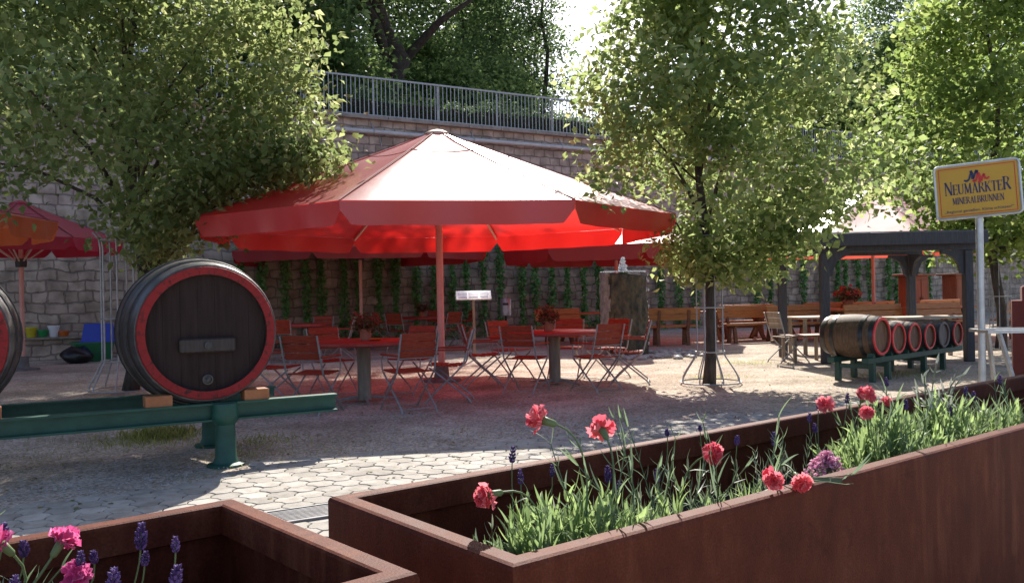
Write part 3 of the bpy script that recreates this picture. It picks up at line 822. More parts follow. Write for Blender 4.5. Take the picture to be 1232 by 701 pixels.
# ------------------------------------------------------------------ hop vines climbing strings on the wall
rng = np.random.default_rng(8)
hop_px = [287, 313, 341, 366, 384, 411, 428, 452, 473, 498, 519, 541, 557, 578, 598, 624, 640, 660, 678, 698, 716, 745, 790, 812, 832, 905, 922, 938, 962, 984, 1003, 1012, 1027, 1041, 1064, 1074, 1098, 1112]
for i, px in enumerate(hop_px):
    t_ = wall_p(px); base = W0 + WD * t_ + WN * .22
    hgt = rng.uniform(2.55, 3.0)
    o = thing('hop_vine', 'green hop vine climbing a string up the grey stone wall', 'climbing plant', base, WANG, 'hop vines along the wall')
    mb = MB(); mb.tube([(0, 0, 0), (.02, .03, hgt * .5), (0, .15, hgt + .35)], .007, 4); mb.build('string', 'bark', o)
    n = 520
    z = hgt * rng.uniform(0, 1, n) ** .85
    w = .085 + .05 * np.sin(z * 3 + i) + .11 * np.clip(1 - z / .9, 0, 1)
    th = rng.uniform(0, 6.28, n)
    ctr = np.stack([np.cos(th) * w * rng.uniform(.3, 1, n), np.sin(th) * w * .8, z], 1)
    V, q, t = leaves_mesh('f', ctr, np.full(n, .115), rng, width=.8, droop=.5)
    link('foliage', tri_mesh('foliage', V, q, t), 'hop', o)


# ------------------------------------------------------------------ parasols
def parasol(label, cx, cy, Rr, rot, zr, drop, za, fab, pole_r=.045, name='parasol', group='parasols in the beer garden', gap=True, tilt=None, pole_m='pole'):
    root = thing(name, label, 'parasol', (cx, cy, 0), 0, group)

    def cor(k, rr, z): a = rot + k * PI / 4; return Vector((rr * math.sin(a), -rr * math.cos(a), z))
    # canopy: eight sagging panels
    mb = MB(); NR, NS = 7, 8
    rows = []
    hub = .16
    for i in range(NR + 1):
        f = i / NR; row = []
        for k in range(8):
            for s in range(NS):
                g = s / NS
                rr = hub + (Rr - hub) * f
                p = cor(k, rr, 0).lerp(cor(k + 1, rr, 0), g)
                sag = 4 * g * (1 - g)
                z = za + (zr - za) * (f ** .97) - .05 * sag * math.sin(PI * f) * (Rr / 3.6)
                if i == NR: p = p * (1 - .012 * sag)
                row.append(Vector((p.x, p.y, z)))
        rows.append(row)
    n = 8 * NS; vs_ = [p for r in rows for p in r]; fs_ = []
    for i in range(NR):
        for k in range(n):
            k2 = (k + 1) % n; fs_.append((i * n + k, (i + 1) * n + k, (i + 1) * n + k2, i * n + k2))
    mb.add(vs_, fs_); mb.build('canopy', fab, root, smooth='all')
    ring = [rows[2][k] + Vector((0, 0, .004)) for k in range(n)]; mb = MB(); mb.tube(ring + [ring[0]], .005, 4, cap=False); mb.build('seam', 'seam_pale', root)
    # valances
    for k in range(8):
        a = cor(k, Rr * 1.002, zr); b = cor(k + 1, Rr * 1.002, zr); mb = MB(); top = []; bot = []
        NN = 22
        for s in range(NN + 1):
            g = s / NN
            sag = 4 * g * (1 - g)
            p = a.lerp(b, g) * 1.0; p = Vector((p.x, p.y, 0)) * (1 - .012 * sag)
            e = min(g, 1 - g) * (b - a).length
            # cut-away corners of the flap
            cut = 1.0
            if e < .17:
                u_ = e / .17; cut = .38 if u_ < .25 else .38 + .62 * math.sqrt(max(0, 1 - (1 - (u_ - .25) / .75) ** 2))
            out = Vector((p.x, p.y, 0)).normalized()
            top.append(Vector((p.x, p.y, zr))); wv = .02 * math.sin(g * 17 + k) + .008 * math.sin(g * 41 + 2 * k)
            bot.append((p, cut, out, wv))
        vs_ = []
        for j in range(4):
            for s in range(NN + 1):
                p, cut, out, wv = bot[s]
                d = j / 3 * cut * (1 + .012 * math.sin(s * .9 + k * 2.1))
                q = Vector((p.x, p.y, 0)) + out * (wv * d - .03 * d)
                vs_.append(Vector((q.x, q.y, zr - drop * d)))
        m_ = NN + 1; fs_ = [(j * m_ + s, (j + 1) * m_ + s, (j + 1) * m_ + s + 1, j * m_ + s + 1) for j in range(3) for s in range(NN)]
        mb.add(vs_, fs_); mb.build('valance', fab, root, smooth='all')
    for k in range(8):
        mb = MB(); a = cor(k, hub, za + .006); b = cor(k, Rr, zr + .006)
        mb.bar(a, b, .02, .006); mb.build('seam', 'seam', root)
        mb = MB(); a = cor(k, .1, za - .09); b = cor(k, Rr * .985, zr - .035); mb.bar(a, b, .035, .03)
        h0 = cor(k, .07, za - 1.15); h1 = a.lerp(b, .52); mb.bar(h0, h1 + Vector((0, 0, -.02)), .028, .022); mb.build('rib', 'rib', root)
    mb = MB(); mb.lathe([(hub + .02, za - .03), (hub + .02, za + .02), (hub * .6, za + .06), (.03, za + .075), (0, za + .075)], 16); mb.build('cap', fab if fab != 'red_fabric' else 'rib', root, smooth=True)
    mb = MB(); mb.tube([(0, 0, .03), (0, 0, za + .02)], pole_r, 14); mb.build('pole', pole_m, root, smooth=True)
    mb = MB(); mb.lathe([(.10, za - 1.25), (.11, za - 1.1), (.07, za - 1.08)], 12); mb.lathe([(.12, za - .2), (.12, za - .05)], 12); mb.build('hub', 'dark', root, smooth=True)
    mb = MB(); mb.lathe([(.30, 0), (.30, .035), (.12, .06), (.10, .26), (.06, .28), (.055, .28)], 16); mb.build('base', 'cast', root, smooth=True)
    if tilt: root.rotation_euler = tilt
    return root


ppx = P(532, 455, 13.36)
parasol('large open red parasol over the nearest round tables, sunlit on top', -1.1094, 13.36, 3.6, -.2352, 2.433, .285, 3.81, 'red_fabric', .055)
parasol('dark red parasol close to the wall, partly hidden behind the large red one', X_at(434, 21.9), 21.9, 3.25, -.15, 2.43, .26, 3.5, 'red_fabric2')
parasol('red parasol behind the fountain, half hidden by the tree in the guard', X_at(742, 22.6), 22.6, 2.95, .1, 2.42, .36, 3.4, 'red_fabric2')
parasol('red parasol, sun glare painted into its canopy, above the benches behind the barrel shelter', X_at(1051, 23.6), 23.6, 3.4, .0, 2.45, .26, 3.95, 'glare_fabric')
parasol('crimson parasol in front of the wall behind the left barrel', X_at(26, 17.2), 17.2, 1.9, .2, 2.55, .24, 3.3, 'pink_fabric')
parasol('orange red parasol reaching into view at the left edge', X_at(-88, 13.2), 13.2, 1.8, R(22), 2.62, .3, 2.95, 'orange_fabric')

# ------------------------------------------------------------------ folding chairs and round tables
CHAIR_G = 'red folding chairs around the round tables'


def make_chair(label, loc, rz, arms=True):
    root = thing('folding_chair', label, 'chair', loc, rz, CHAIR_G)
    # sitter faces +y
    mb = MB()
    for k in range(6):
        y = -.19 + k * .073; z = .452 + .012 * abs(k - 2) / 2.5
        mb.box((0, y, z), (.43, .062, .018), bev=.004)
    mb.build('seat', 'chair_wood', root)
    mb = MB()
    for k in range(3):
        t = .66 + k * .10; y = -.215 - (t - .45) * .24
        ax = (Vector((1, 0, 0)), Vector((0, 1, .24)).normalized(), Vector((0, -.24, 1)).normalized())
        mb.box((0, y + .012, t), (.44, .016, .092), ax, bev=.004)
    mb.build('backrest', 'chair_wood', root)
    for sx in (-1, 1):
        mb = MB(); x = .235 * sx
        # long bar: top of the back, bends at the seat, crosses forward to the front foot
        path = [(x, -.345, .90), (x, -.28, .68), (x, -.22, .47), (x, -.08, .33), (x, .14, .13), (x, .23, .03), (x, .25, .0)]
        for a, b in zip(path[:-1], path[1:]): mb.tube([a, b], .0115, 6)
        mb.build('leg', 'frame_metal', root, smooth=True)
        mb = MB(); x = .215 * sx
        path = [(x, .20, .44), (x, .06, .33), (x, -.16, .15), (x, -.27, .06), (x, -.31, .0)]
        for a, b in zip(path[:-1], path[1:]): mb.tube([a, b], .0115, 6)
        mb.build('leg', 'frame_metal', root, smooth=True)
        if arms:
            mb = MB(); mb.tube([(.24 * sx, .17, .45), (.25 * sx, .17, .60), (.25 * sx, .13, .645)], .008, 5); mb.build('arm_support', 'frame_metal', root, smooth=True)
            mb = MB(); mb.box((.25 * sx, -.06, .655), (.045, .44, .02), bev=.005); mb.build('armrest', 'chair_wood', root)
    for a, b in (((-.235, .25, .03), (.235, .25, .03)), ((-.215, -.29, .05), (.215, -.29, .05)), ((-.235, -.27, .62), (.235, -.27, .62))):
        mb = MB(); mb.tube([a, b], .006, 6); mb.build('crossbar', 'frame_metal', root)
    return root


CH = None


def chair(table, ang, dist, label, turn=0.0, arms=True):
    """ang: where the chair stands round the table (0 = +x, counted towards +y)"""
    global CH
    a = R(ang); loc = (table[0] + math.cos(a) * dist, table[1] + math.sin(a) * dist, 0)
    rz = a + PI / 2 + R(turn)
    if CH is None: CH = make_chair(label, loc, rz); return CH
    return dup(CH, loc, rz, label, None, None if arms else (lambda c: not c.name.startswith('arm')))


TB = None


def round_table(c, dia, label):
    global TB
    if TB is None:
        TB = thing('round_table', label, 'table', (c[0], c[1], 0), .3, 'round red tables')
        mb = MB(); r = dia / 2
        mb.lathe([(r - .02, .725), (r, .735), (r, .765), (r - .012, .775), (0, .775)], 40); mb.build('tabletop', 'table_wood', TB, smooth=True)
        mb = MB(); mb.lathe([(.095, .03), (.085, .06), (.085, .70), (.14, .722)], 18); mb.build('stem', 'stem', TB, smooth=True)
        mb = MB()
        for k in range(4):
            a = k * PI / 2; mb.tube([(.06 * math.cos(a), .06 * math.sin(a), .07), (.44 * math.cos(a), .44 * math.sin(a), .02)], [.022, .014], 6)
        mb.build('foot', 'frame_metal', TB)
        return TB
    return dup(TB, (c[0], c[1], 0), .9, label)


def pot(c, z, label, flowers, sc=1.0, seed=0):
    rng = np.random.default_rng(seed)
    o = thing('flower_pot', label, 'flower pot', (c[0], c[1], z), 0, 'potted flowers on the tables')
    mb = MB(); mb.lathe([(.075 * sc, 0), (.10 * sc, .15 * sc), (.112 * sc, .152 * sc), (.112 * sc, .18 * sc), (.098 * sc, .18 * sc), (.09 * sc, .15 * sc), (0, .15 * sc)], 20); mb.build('pot', 'terracotta', o, smooth=True)
    n = 420; d = unit(rng.normal(size=(n, 3))); r_ = rng.uniform(.4, 1, n)[:, None]
    ctr = d * r_ * np.array([.24, .24, .16]) * sc + np.array([0, 0, .27 * sc])
    V, q, t = leaves_mesh('f', ctr, np.full(n, .055 * sc), rng, width=.8, droop=.1); link('foliage', tri_mesh('foliage', V, q, t), 'gleaf', o)
    n = flowers; d = unit(rng.normal(size=(n, 3))); d[:, 2] = abs(d[:, 2]) * .9
    ctr = d * np.array([.25, .25, .2]) * sc + np.array([0, 0, .28 * sc])
    idx = np.repeat(np.arange(n), 9); cc = ctr[idx] + rng.normal(size=(n * 9, 3)) * .014 * sc
    V, q, t = leaves_mesh('f', cc, np.full(n * 9, .035 * sc), rng, width=.9, droop=0); link('blossom', tri_mesh('blossom', V, q, t), 'geranium' if flowers > 30 else 'dullred', o)
    return o


t1 = (-1.89, 10.94); t2 = (.60, 12.57); t3 = (X_at(352, 18.3), 18.3); t4 = (X_at(507, 22.3), 22.3)
round_table(t1, 1.36, 'round red table nearest the camera, on a weathered stem beside the big barrel')
round_table(t2, 1.30, 'round red table on a brown stem in front of the fountain')
round_table(t3, 1.3, 'round red table near the wall behind the nearest table, left of the thin parasol pole')
round_table(t4, 1.3, 'round red table farthest back by the vine wall, left of the info board')


def ang_of(dx, dy): return math.degrees(math.atan2(dy, dx)), math.hypot(dx, dy)


n1 = 'round the nearest table'
for dx, dy, tn, lb in [(-.42, -.92, 8, 'red slatted folding chair with its back to the camera, left front of the nearest table'), (.66, -.90, -4, 'red slatted folding chair with its back to the camera, right front of the nearest table'),
                       (1.06, -.10, 4, 'red folding chair in side view beside the parasol pole at the nearest table'), (-1.08, .02, -6, 'red folding chair just right of the big barrel, at the nearest table'),
                       (-.58, .92, 5, 'red folding chair at the rear left of the nearest table, facing the camera'), (.46, .95, -5, 'red folding chair at the rear right of the nearest table, facing the camera')]:
    a, d = ang_of(dx, dy); chair(t1, a, d, lb, tn)
for dx, dy, tn, lb in [(-.42, -.90, 0, 'red folding chair at the front left of the fountain table, back to the camera'), (.50, -.92, 6, 'orange lit folding chair at the front right of the fountain table, back to the camera'),
                       (-1.02, -.12, 4, 'red folding chair in side view at the left of the fountain table'), (1.05, -.12, -3, 'red folding chair in side view right of the fountain table, by the stone pillar'),
                       (-.62, .80, 8, 'red folding chair at the rear left of the fountain table'), (.22, 1.0, -4, 'red folding chair behind the flower pot of the fountain table'), (.82, .68, 0, 'red folding chair at the rear right of the fountain table, before the stone pillar')]:
    a, d = ang_of(dx, dy); chair(t2, a, d, lb, tn)
for dx, dy, tn, lb in [(.02, -1.05, 4, 'red folding chair standing alone in front of the table left of the thin pole'), (.95, .1, 0, 'red folding chair right of the table left of the thin pole'), (.3, .95, 5, 'red folding chair behind the table left of the thin pole'), (-.9, .3, 5, 'red folding chair left of the table left of the thin pole, beside the big barrel')]:
    a, d = ang_of(dx, dy); chair(t3, a, d, lb, tn)
for dx, dy, tn, lb in [(-.45, -.85, 4, 'red folding chair at the front left of the farthest round table'), (.7, -.75, 0, 'orange red folding chair at the front right of the farthest round table'), (1.0, .3, 5, 'red folding chair at the right of the farthest round table, near the info board'), (-.95, .3, 5, 'dark red folding chair at the left of the farthest round table'), (.2, .9, 5, 'red folding chair between the farthest round table and the wall')]:
    a, d = ang_of(dx, dy); chair(t4, a, d, lb, tn)
pot((t1[0] + .02, t1[1] + .05), .776, 'potted plant with brownish red blossoms on the nearest round table', 13, .8, 1)
pot((t2[0] - .08, t2[1] + .05), .776, 'potted plant with reddish blossoms on the fountain table', 13, .8, 2)
pot((t4[0], t4[1]), .776, 'potted plant on the farthest round table by the wall', 9, .8, 3)
mb = MB(); mb.lathe([(.05, 0), (.085, .02), (.08, .024), (.045, .008), (0, .008)], 18)
tag(mb.build('ashtray', 'org', None, (t1[0] + .17, t1[1] - .12, .7765), smooth=True), 'small orange dish beside the flower pot on the nearest table', 'dish')

# ------------------------------------------------------------------ big display barrels on green beams
BD = Vector((.87, .494, 0)).normalized(); BN = Vector((-.494, .87, 0)).normalized()
BANG = math.atan2(BD.y, BD.x)
L0 = Vector((-2.34, 6.97, 0))   # the front leg
st = thing('barrel_stand', 'green painted iron beam stand carrying the two big dark barrels', 'stand', L0, BANG)
ZB, ZT = .36, .505


def ibeam(y, x0, x1, name):
    mb = MB()
    mb.bar((x0, y, ZB + .008), (x1, y, ZB + .008), .10, .016); mb.bar((x0, y, ZT - .008), (x1, y, ZT - .008), .10, .016)
    mb.bar((x0, y + .02, (ZB + ZT) / 2), (x1, y + .02, (ZB + ZT) / 2), .012, ZT - ZB - .032)
    for xe in (x0, x1):
        pass
    return mb.build(name, 'green', st)


ibeam(0, -4.2, .93, 'beam'); ibeam(1.0, -4.2, .66, 'beam')
for (x, y) in ((0, -.045), (.08, 1.0), (-3.2, -.045), (-3.2, 1.0)):
    mb = MB(); mb.lathe([(.15, 0), (.15, .018), (.105, .03), (.085, .07), (.078, .28), (.075, .33), (.10, .36), (.105, .40), (.10, .44), (.10, ZT - .02), (.095, ZT - .004), (0, ZT - .004)] if y < 0 else [(.15, 0), (.15, .018), (.105, .03), (.085, .07), (.078, .28), (.10, .335), (.10, ZB - .002), (0, ZB - .002)], 16, org=(x, y, 0))
    mb.build('leg', 'green', st, smooth=True)
# cross ties
for x in (.5, -1.6): mb = MB(); mb.bar((x, .06, .43), (x, .96, .43), .05, .08); mb.build('cross_tie', 'green_dark', st)


def barrel_mesh(root, r_end, r_mid, L, m_body, m_head, m_chime, m_hoop, n=44, hoops=((.03, .10), (.20, .27), (.73, .80), (.90, .97)), hoop_t=.006, big=True, m_hoop_first=None):
    """barrel along local -y (face at y=0 looking to -y), centre of axis at z=0"""
    ax = (Vector((1, 0, 0)), Vector((0, 0, 1)), Vector((0, 1, 0)))   # X, Y, Z=axis going back
    ax = (Vector((1, 0, 0)), Vector((0, 0, -1)), Vector((0, 1, 0)))

    def rad(t): return r_end + (r_mid - r_end) * (1 - (2 * t - 1) ** 2)
    N = 16
    mb = MB()
    dp = .07 * L if not big else .075
    prof = [(rad(k / N), L * k / N) for k in range(N + 1)]
    ww = .052 * (r_end / .5) + .010
    mb.lathe([(r_end - ww, dp), (r_end - ww, .012)] + [(r_end - .004, .012)] + prof[1:] + [(0, L)], n, ax); mb.build('body', m_body, root, smooth=True)
    # chime: painted end of the staves
    mb = MB(); nst = 26 if big else 18
    for k in range(nst):
        a0 = 2 * PI * k / nst + .0025; a1 = 2 * PI * (k + 1) / nst - .0025
        pts = []
        for rr, yy in ((r_end - ww + .001, .016), (r_end - ww + .001, -.002), (r_end - .006, -.004), (r_end + .001, .004), (r_end + .002, .018)):
            pts.append((rr, yy))
        vs_ = []
        for s in range(4):
            a = a0 + (a1 - a0) * s / 3
            for rr, yy in pts: vs_.append((rr * math.cos(a), yy, rr * math.sin(a)))
        m_ = len(pts); fs_ = [(s * m_ + j, (s + 1) * m_ + j, (s + 1) * m_ + j + 1, s * m_ + j + 1) for s in range(3) for j in range(m_ - 1)]
        mb.add(vs_, fs_)
    mb.build('chime', m_chime, root)
    # head boards
    mb = MB(); rb = r_end - ww - .001; nb = 7 if big else 5
    xs = [-rb + 2 * rb * k / nb for k in range(nb + 1)]
    for k in range(nb):
        x0, x1 = xs[k] + .0008, xs[k + 1] - .0008
        poly = []
        for s in range(9):
            x = x0 + (x1 - x0) * s / 8; poly.append((x, math.sqrt(max(rb * rb - x * x, 0)) + .0005 + s * 1e-5))
        for s in range(9):
            x = x1 - (x1 - x0) * s / 8; poly.append((x, -math.sqrt(max(rb * rb - x * x, 0)) - .0005 - s * 1e-5))
        mb.prism(poly, -(dp - .002), -(dp - .016 + (.0007 if k % 2 else 0)), (Vector((1, 0, 0)), Vector((0, 0, 1)), Vector((0, -1, 0)), Vector((0, 0, 0))))
    mb.build('head', m_head, root)
    for i, (t0, t1_) in enumerate(hoops):
        mb = MB(); q = []
        for s in range(4):
            t = t0 + (t1_ - t0) * s / 3; q.append((rad(t) + hoop_t, L * t))
        q = [(rad(t0) - .003, L * t0)] + q + [(rad(t1_) - .003, L * t1_)]
        mb.lathe(q, n, ax, close=True); mb.build('hoop', (m_hoop_first or m_hoop) if i == 0 else m_hoop, root, smooth=True)


def big_barrel(label, along):
    fc = L0 + BD * along + BN * (-.02)
    root = thing('barrel', label, 'barrel', (fc.x, fc.y, 1.065), BANG, 'big dark barrels on the green stand')
    barrel_mesh(root, .53, .618, 1.2, 'cask_dark', 'cask_head', 'cask_red', 'hoop', hoops=((.018, .085), (.16, .215), (.36, .41), (.62, .68), (.80, .86), (.92, .98)), hoop_t=.009, m_hoop_first='hoop_steel')
    cb = MB(); cb.box((-.0, .035, -.10), (.43, .07, .115), bev=.012)
    cbo = cb.build('crossbar', 'cask_dark', root)
    mb = MB(); mb.lathe([(.03, 0), (.03, .02), (.016, .022), (.016, .03), (0, .03)], 14, (Vector((1, 0, 0)), Vector((0, 0, 1)), Vector((0, -1, 0))), (0, .0, -.10)); mb.build('bolt', 'hoop_steel', cbo, smooth=True)
    mb = MB(); Q = (Vector((1, 0, 0)), Vector((0, 0, 1)), Vector((0, -1, 0)))
    mb.lathe([(.042, 0), (.042, .03), (.03, .034), (.026, .02), (.014, .02), (.012, .036), (0, .036)], 18, Q, (0, .07, -.375)); mb.build('bung', 'hoop_steel', root, smooth=True)
    for sx in (-1, 1):
        mb = MB(); mb.box((.375 * sx, .07, -.52), (.2, .15, .09), bev=.006); mb.build('wedge', 'chock', root)
    return root


big_barrel('big dark barrel with red rim and crossbar on its face, on the green stand', -.115)
big_barrel('big dark barrel with a red rim, cut off by the left edge of the view', -2.02)

# ------------------------------------------------------------------ court trees and guards
def env_tab(tab):
    zs = [a for a, _ in tab]; rs = [b for _, b in tab]
    return lambda z: float(np.interp(z, zs, rs, left=0, right=0))


LTX = X_at(155, 12.8)


RTX = X_at(851, 12.16)


def beside_parasol(p):
    """the near side of the crown stays clear of the parasol's corner"""
    D_ = p.y + 12.16; c = (p.x + RTX) / D_; e = (p.z - H) / D_
    return not (c < .21 and .062 < e < .12 and p.y < 1.2)


def hang(p):
    """the left side of the crown is cut higher than the right one"""
    D_ = p.y + 12.8; c = (p.x + LTX) / D_; e = (p.z - H) / D_
    return e > (.125 if c < -.465 else .085 if c < -.425 else .05)


def clear_canopy(x, y, z, rc=3.95):
    """foliage keeps clear of the large parasol"""
    d = math.hypot(x + 1.1094, y - 13.36)
    return d > rc or z > 3.81 - d / 3.6 * 1.38 + .32


tree('linden_tree', 'leafy linden tree rising behind the big barrel, its crown filling the upper left', 'tree', (X_at(155, 12.8), 12.8, 0), 7.6,
     env_tab([(1.75, .3), (2.1, 1.5), (2.6, 2.3), (3.3, 2.85), (4.2, 2.35), (5.5, 2.15), (6.6, 1.7), (7.6, .5)]), .11, 301, 640, 42, .124, 'linden', z0=1.8, clr=.215, droop=.55, crown_c=(-.1, -.3), width=.72, fork=[(2.3, -1.5, -1.3, 4.7, .05), (2.6, 1.6, -.6, 4.2, .045), (2.1, -1.9, -.4, 3.4, .04), (3.2, .5, -1.2, 5.6, .04), (2.4, 2.3, -.9, 3.15, .035)], extra=[(1.5, -1.0, 2.75, .28, 16), (2.0, -1.0, 3.05, .28, 18), (2.45, -1.0, 3.2, .25, 16), (2.8, -1.0, 3.25, .2, 12), (3.05, -1.0, 3.3, .13, 5), (2.2, -.8, 3.7, .35, 18), (1.2, -.8, 2.4, .25, 10), (2.3, -.6, 4.3, .32, 22), (2.25, -.5, 4.9, .3, 16), (2.3, -.6, 5.5, .3, 12)], bract=.18, noise=1.1, filt=lambda p: hang(p) and clear_canopy(p.x + LTX, p.y + 12.8, p.z))
tree('linden_tree', 'pale green linden tree with a thin trunk standing in the guard right of the fountain', 'tree', (X_at(851, 12.16), 12.16, 0), 7.0,
     env_tab([(1.5, .15), (1.85, 1.0), (2.25, 1.75), (2.9, 2.05), (3.8, 2.0), (4.7, 1.6), (5.6, 1.2), (6.4, .8), (7.0, .2)]), .085, 302, 520, 60, .118, 'linden2', z0=1.6, clr=.20, droop=.5, crown_c=(.26, 0), width=.7, bract=.2, noise=.8, fork=[(2.2, .9, -.5, 4.2, .03), (2.0, -.9, -.3, 3.6, .028), (2.8, .3, -.7, 5.2, .026)], filt=lambda p: beside_parasol(p) and (clear_canopy(p.x + RTX, p.y + 12.16, p.z, 3.45) or (p.z < 2.0 and p.y < -.3)))
tree('maple_tree', 'bright green tree with large leaves behind the yellow sign', 'tree', (X_at(1203, 17.5), 17.5, 0), 8.2,
     env_tab([(2.0, .4), (2.5, 1.8), (3.2, 2.5), (4.2, 2.8), (5.5, 2.5), (6.8, 1.7), (8.2, .4)]), .10, 303, 330, 54, .15, 'linden3', z0=2.1, clr=.34, droop=.3, width=.9, crown_c=(.2, 0))
# overhanging outer branches of the big linden above barrel and parasol
def guard(label, cx, cy, topz, seed, ru=.19, rb=.42):
    o = thing('tree_guard', label, 'tree guard', (cx, cy, 0), .2, 'steel tree guards')
    zf = .46
    for z, r in ((.035, rb), (zf, ru + .01), (zf + .62, ru + .01), (topz - .12, ru + .01)):
        mb = MB(); pts = [(r * math.cos(2 * PI * k / 28), r * math.sin(2 * PI * k / 28), z) for k in range(29)]
        mb.tube(pts, .011, 6, cap=False); mb.build('ring', 'guard', o, smooth=True)
    for k in range(8):
        a = 2 * PI * k / 8; mb = MB(); c, s = math.cos(a), math.sin(a)
        path = [(rb, .03), (rb - .01, .10), (rb - .06, .19), (ru + .04, .38), (ru, zf), (ru, topz - .25), (ru + .02, topz - .1), (ru + .10, topz)]
        mb.tube([(r * c, r * s, z) for r, z in path], .0095 if ru < .25 else .014, 6); mb.build('bar', 'guard', o, smooth=True)
    return o


guard('steel bar guard around the linden trunk behind the big barrel', X_at(147, 12.8), 12.8, 2.35, 1, .29, .48)
guard('steel bar guard flaring at its foot around the thin trunk right of the fountain', X_at(853, 12.16), 12.16, 2.2, 2)
guard('steel bar guard around the trunk behind the sign pole', X_at(1203, 17.5), 17.5, 2.5, 3)

# ------------------------------------------------------------------ fountain: rough stone pillar with a water jet
fx = X_at(750, 18.0); ft = thing('fountain', 'rough stone pillar fountain with water bubbling on its flat top', 'fountain', (fx, 18.0, 0), .15)
rng = np.random.default_rng(4)
mb = MB(); n = 64; NZ = 40; HT = 1.68
outl = []
for k in range(n):
    a = 2 * PI * k / n
    outl.append((abs(math.cos(a)) ** 2.1 + abs(math.sin(a)) ** 2.1) ** (-1 / 2.1))
vs_ = []; rr_ = rng.uniform(0, 6.28, 20)


def bumpf(a, z):
    return .5 * math.sin(5 * a + 4 * z + rr_[0] + 1.5 * math.sin(6 * z + rr_[5])) * math.sin(7 * z + rr_[1] + 1.8 * math.sin(4 * a)) + .35 * math.sin(13 * a + rr_[2] + 3 * math.sin(5 * z)) * math.sin(11 * z + 3 * a + rr_[3]) + .2 * math.sin(27 * a + 17 * z + rr_[4])


for i in range(NZ + 1):
    z = HT * i / NZ
    for k in range(n):
        a = 2 * PI * k / n
        r = .515 * outl[k] * (.96 - .05 * z / HT) * (1 + .10 * bumpf(a, z)) * (1 + .04 * math.sin(3 * a + 1))
        zz = z if i < NZ else z + .05 * -math.cos(a) * 1
        vs_.append((r * math.cos(a), r * math.sin(a) * .85, z + (.035 * -math.cos(a) if i == NZ else 0)))
fs_ = [(i * n + k, i * n + (k + 1) % n, (i + 1) * n + (k + 1) % n, (i + 1) * n + k) for i in range(NZ) for k in range(n)]
fs_.append(tuple(NZ * n + k for k in range(n)))
# two sides: a pale dry flank and a wet mossy front
cut = [f for f in fs_ if (lambda c: c[0] < -.37 and c[1] < .2)([sum(vs_[i][j] for i in f) / len(f) for j in range(3)])]
dry = MB(); dry.add(vs_, cut); wet = MB(); wet.add(vs_, [f for f in fs_ if f not in set(cut)])
wet.build('stone', 'wetrock', ft, smooth='all'); dry.build('dry_flank', 'rock', ft, smooth='all')
mb = MB(); mb.lathe([(.49, HT + .045), (.485, HT + .07), (0, HT + .08)], 26); o = mb.build('water_film', 'water', ft, smooth=True); o.scale = (1, .85, 1)
mb = MB()
for i in range(46):
    t = rng.uniform(0, 1) ** 1.5; rad = .02 + .09 * (1 - t) * rng.uniform(.2, 1) + .02 * t; a = rng.uniform(0, 6.28); z = HT + .08 + t * .28
    r_ = rng.uniform(.012, .032) * (1 - .4 * t)
    c = Vector((rad * math.cos(a), rad * math.sin(a), z))
    mb.lathe([(0, -r_ * 1.4), (r_ * .8, -r_ * .7), (r_, 0), (r_ * .7, r_ * .8), (0, r_ * 1.4)], 7, org=c)
mb.tube([(0, 0, HT + .06), (.01, 0, HT + .18), (0, .01, HT + .30), (0, 0, HT + .36)], [.06, .04, .04, .012], 9)
mb.build('jet', 'white', ft, smooth='all')
mb = MB()
for i in range(60):
    z = rng.uniform(.1, HT); a = rng.uniform(-.5, .4); r = .50 + rng.uniform(-.01, .04)
    r_ = rng.uniform(.008, .02); mb.lathe([(0, -r_ * 2.4), (r_, 0), (0, r_ * 1.6)], 6, org=(r * math.cos(a), r * math.sin(a) * .85, z))
mb.build('trickle', 'white', ft, smooth='all')
mb = MB(); rd = random.Random(6)
for i in range(330):
    a = rd.uniform(-2.4, 1.1); r = .52 + abs(rd.gauss(0, .38)); r_ = rd.uniform(.03, .085)
    c = Vector((fx + r * 1.2 * math.cos(a) + .15, 18 + r * math.sin(a), r_ * .3)); sx, sy = rd.uniform(.8, 1.4), rd.uniform(.7, 1.1)
    o_ = len(mb.v); mb.lathe([(0, -r_ * .5), (r_ * .8, -r_ * .3), (r_, 0), (r_ * .75, r_ * .35), (0, r_ * .5)], 8, org=(0, 0, 0))
    for k in range(o_, len(mb.v)):
        x, y, z = mb.v[k]; mb.v[k] = (c.x + x * sx, c.y + y * sy, c.z + z)
o = mb.build('cobbles', 'cobble', None, smooth='all'); stuff(o); tag(o, 'wet grey cobbles heaped around the foot of the stone fountain', 'cobbles')

# ------------------------------------------------------------------ information lectern, bin
D = 17.6; ib = thing('info_board', 'white information board tilted on a thin post in front of the vine wall', 'info board', (X_at(569.5, D), D, 0), R(4))
mb = MB(); mb.bar((0, 0, 0), (0, 0, 1.27), .05, .05, up=(0, 1, 0)); mb.build('post', 'stem', ib)
axb = (Vector((1, 0, 0)), Vector((0, math.cos(R(28)), math.sin(R(28)))), Vector((0, -math.sin(R(28)), math.cos(R(28)))))
mb = MB(); mb.box((0, 0, 1.31), (.72, .36, .025), axb, bev=.005); pn = mb.build('panel', 'white', ib)
mb = MB(); rd = random.Random(1)
Oc = Vector((0, 0, 1.31)) + axb[2] * .0145
for (x0, y0, w, h) in ((-.31, .02, .18, .12), (-.1, .02, .2, .12), (.13, .02, .18, .12)):
    mb.box(Oc + axb[0] * (x0 + w / 2) + axb[1] * (y0 + h / 2 - .02), (w, h, .003), axb)
for k in range(3):
    for x0, w in ((-.31, .18), (-.1, .2), (.13, .16)): mb.box(Oc + axb[0] * (x0 + w / 2) + axb[1] * (-.06 - k * .035), (w, .008, .003), axb)
mb.build('print', 'ledwhite', pn)
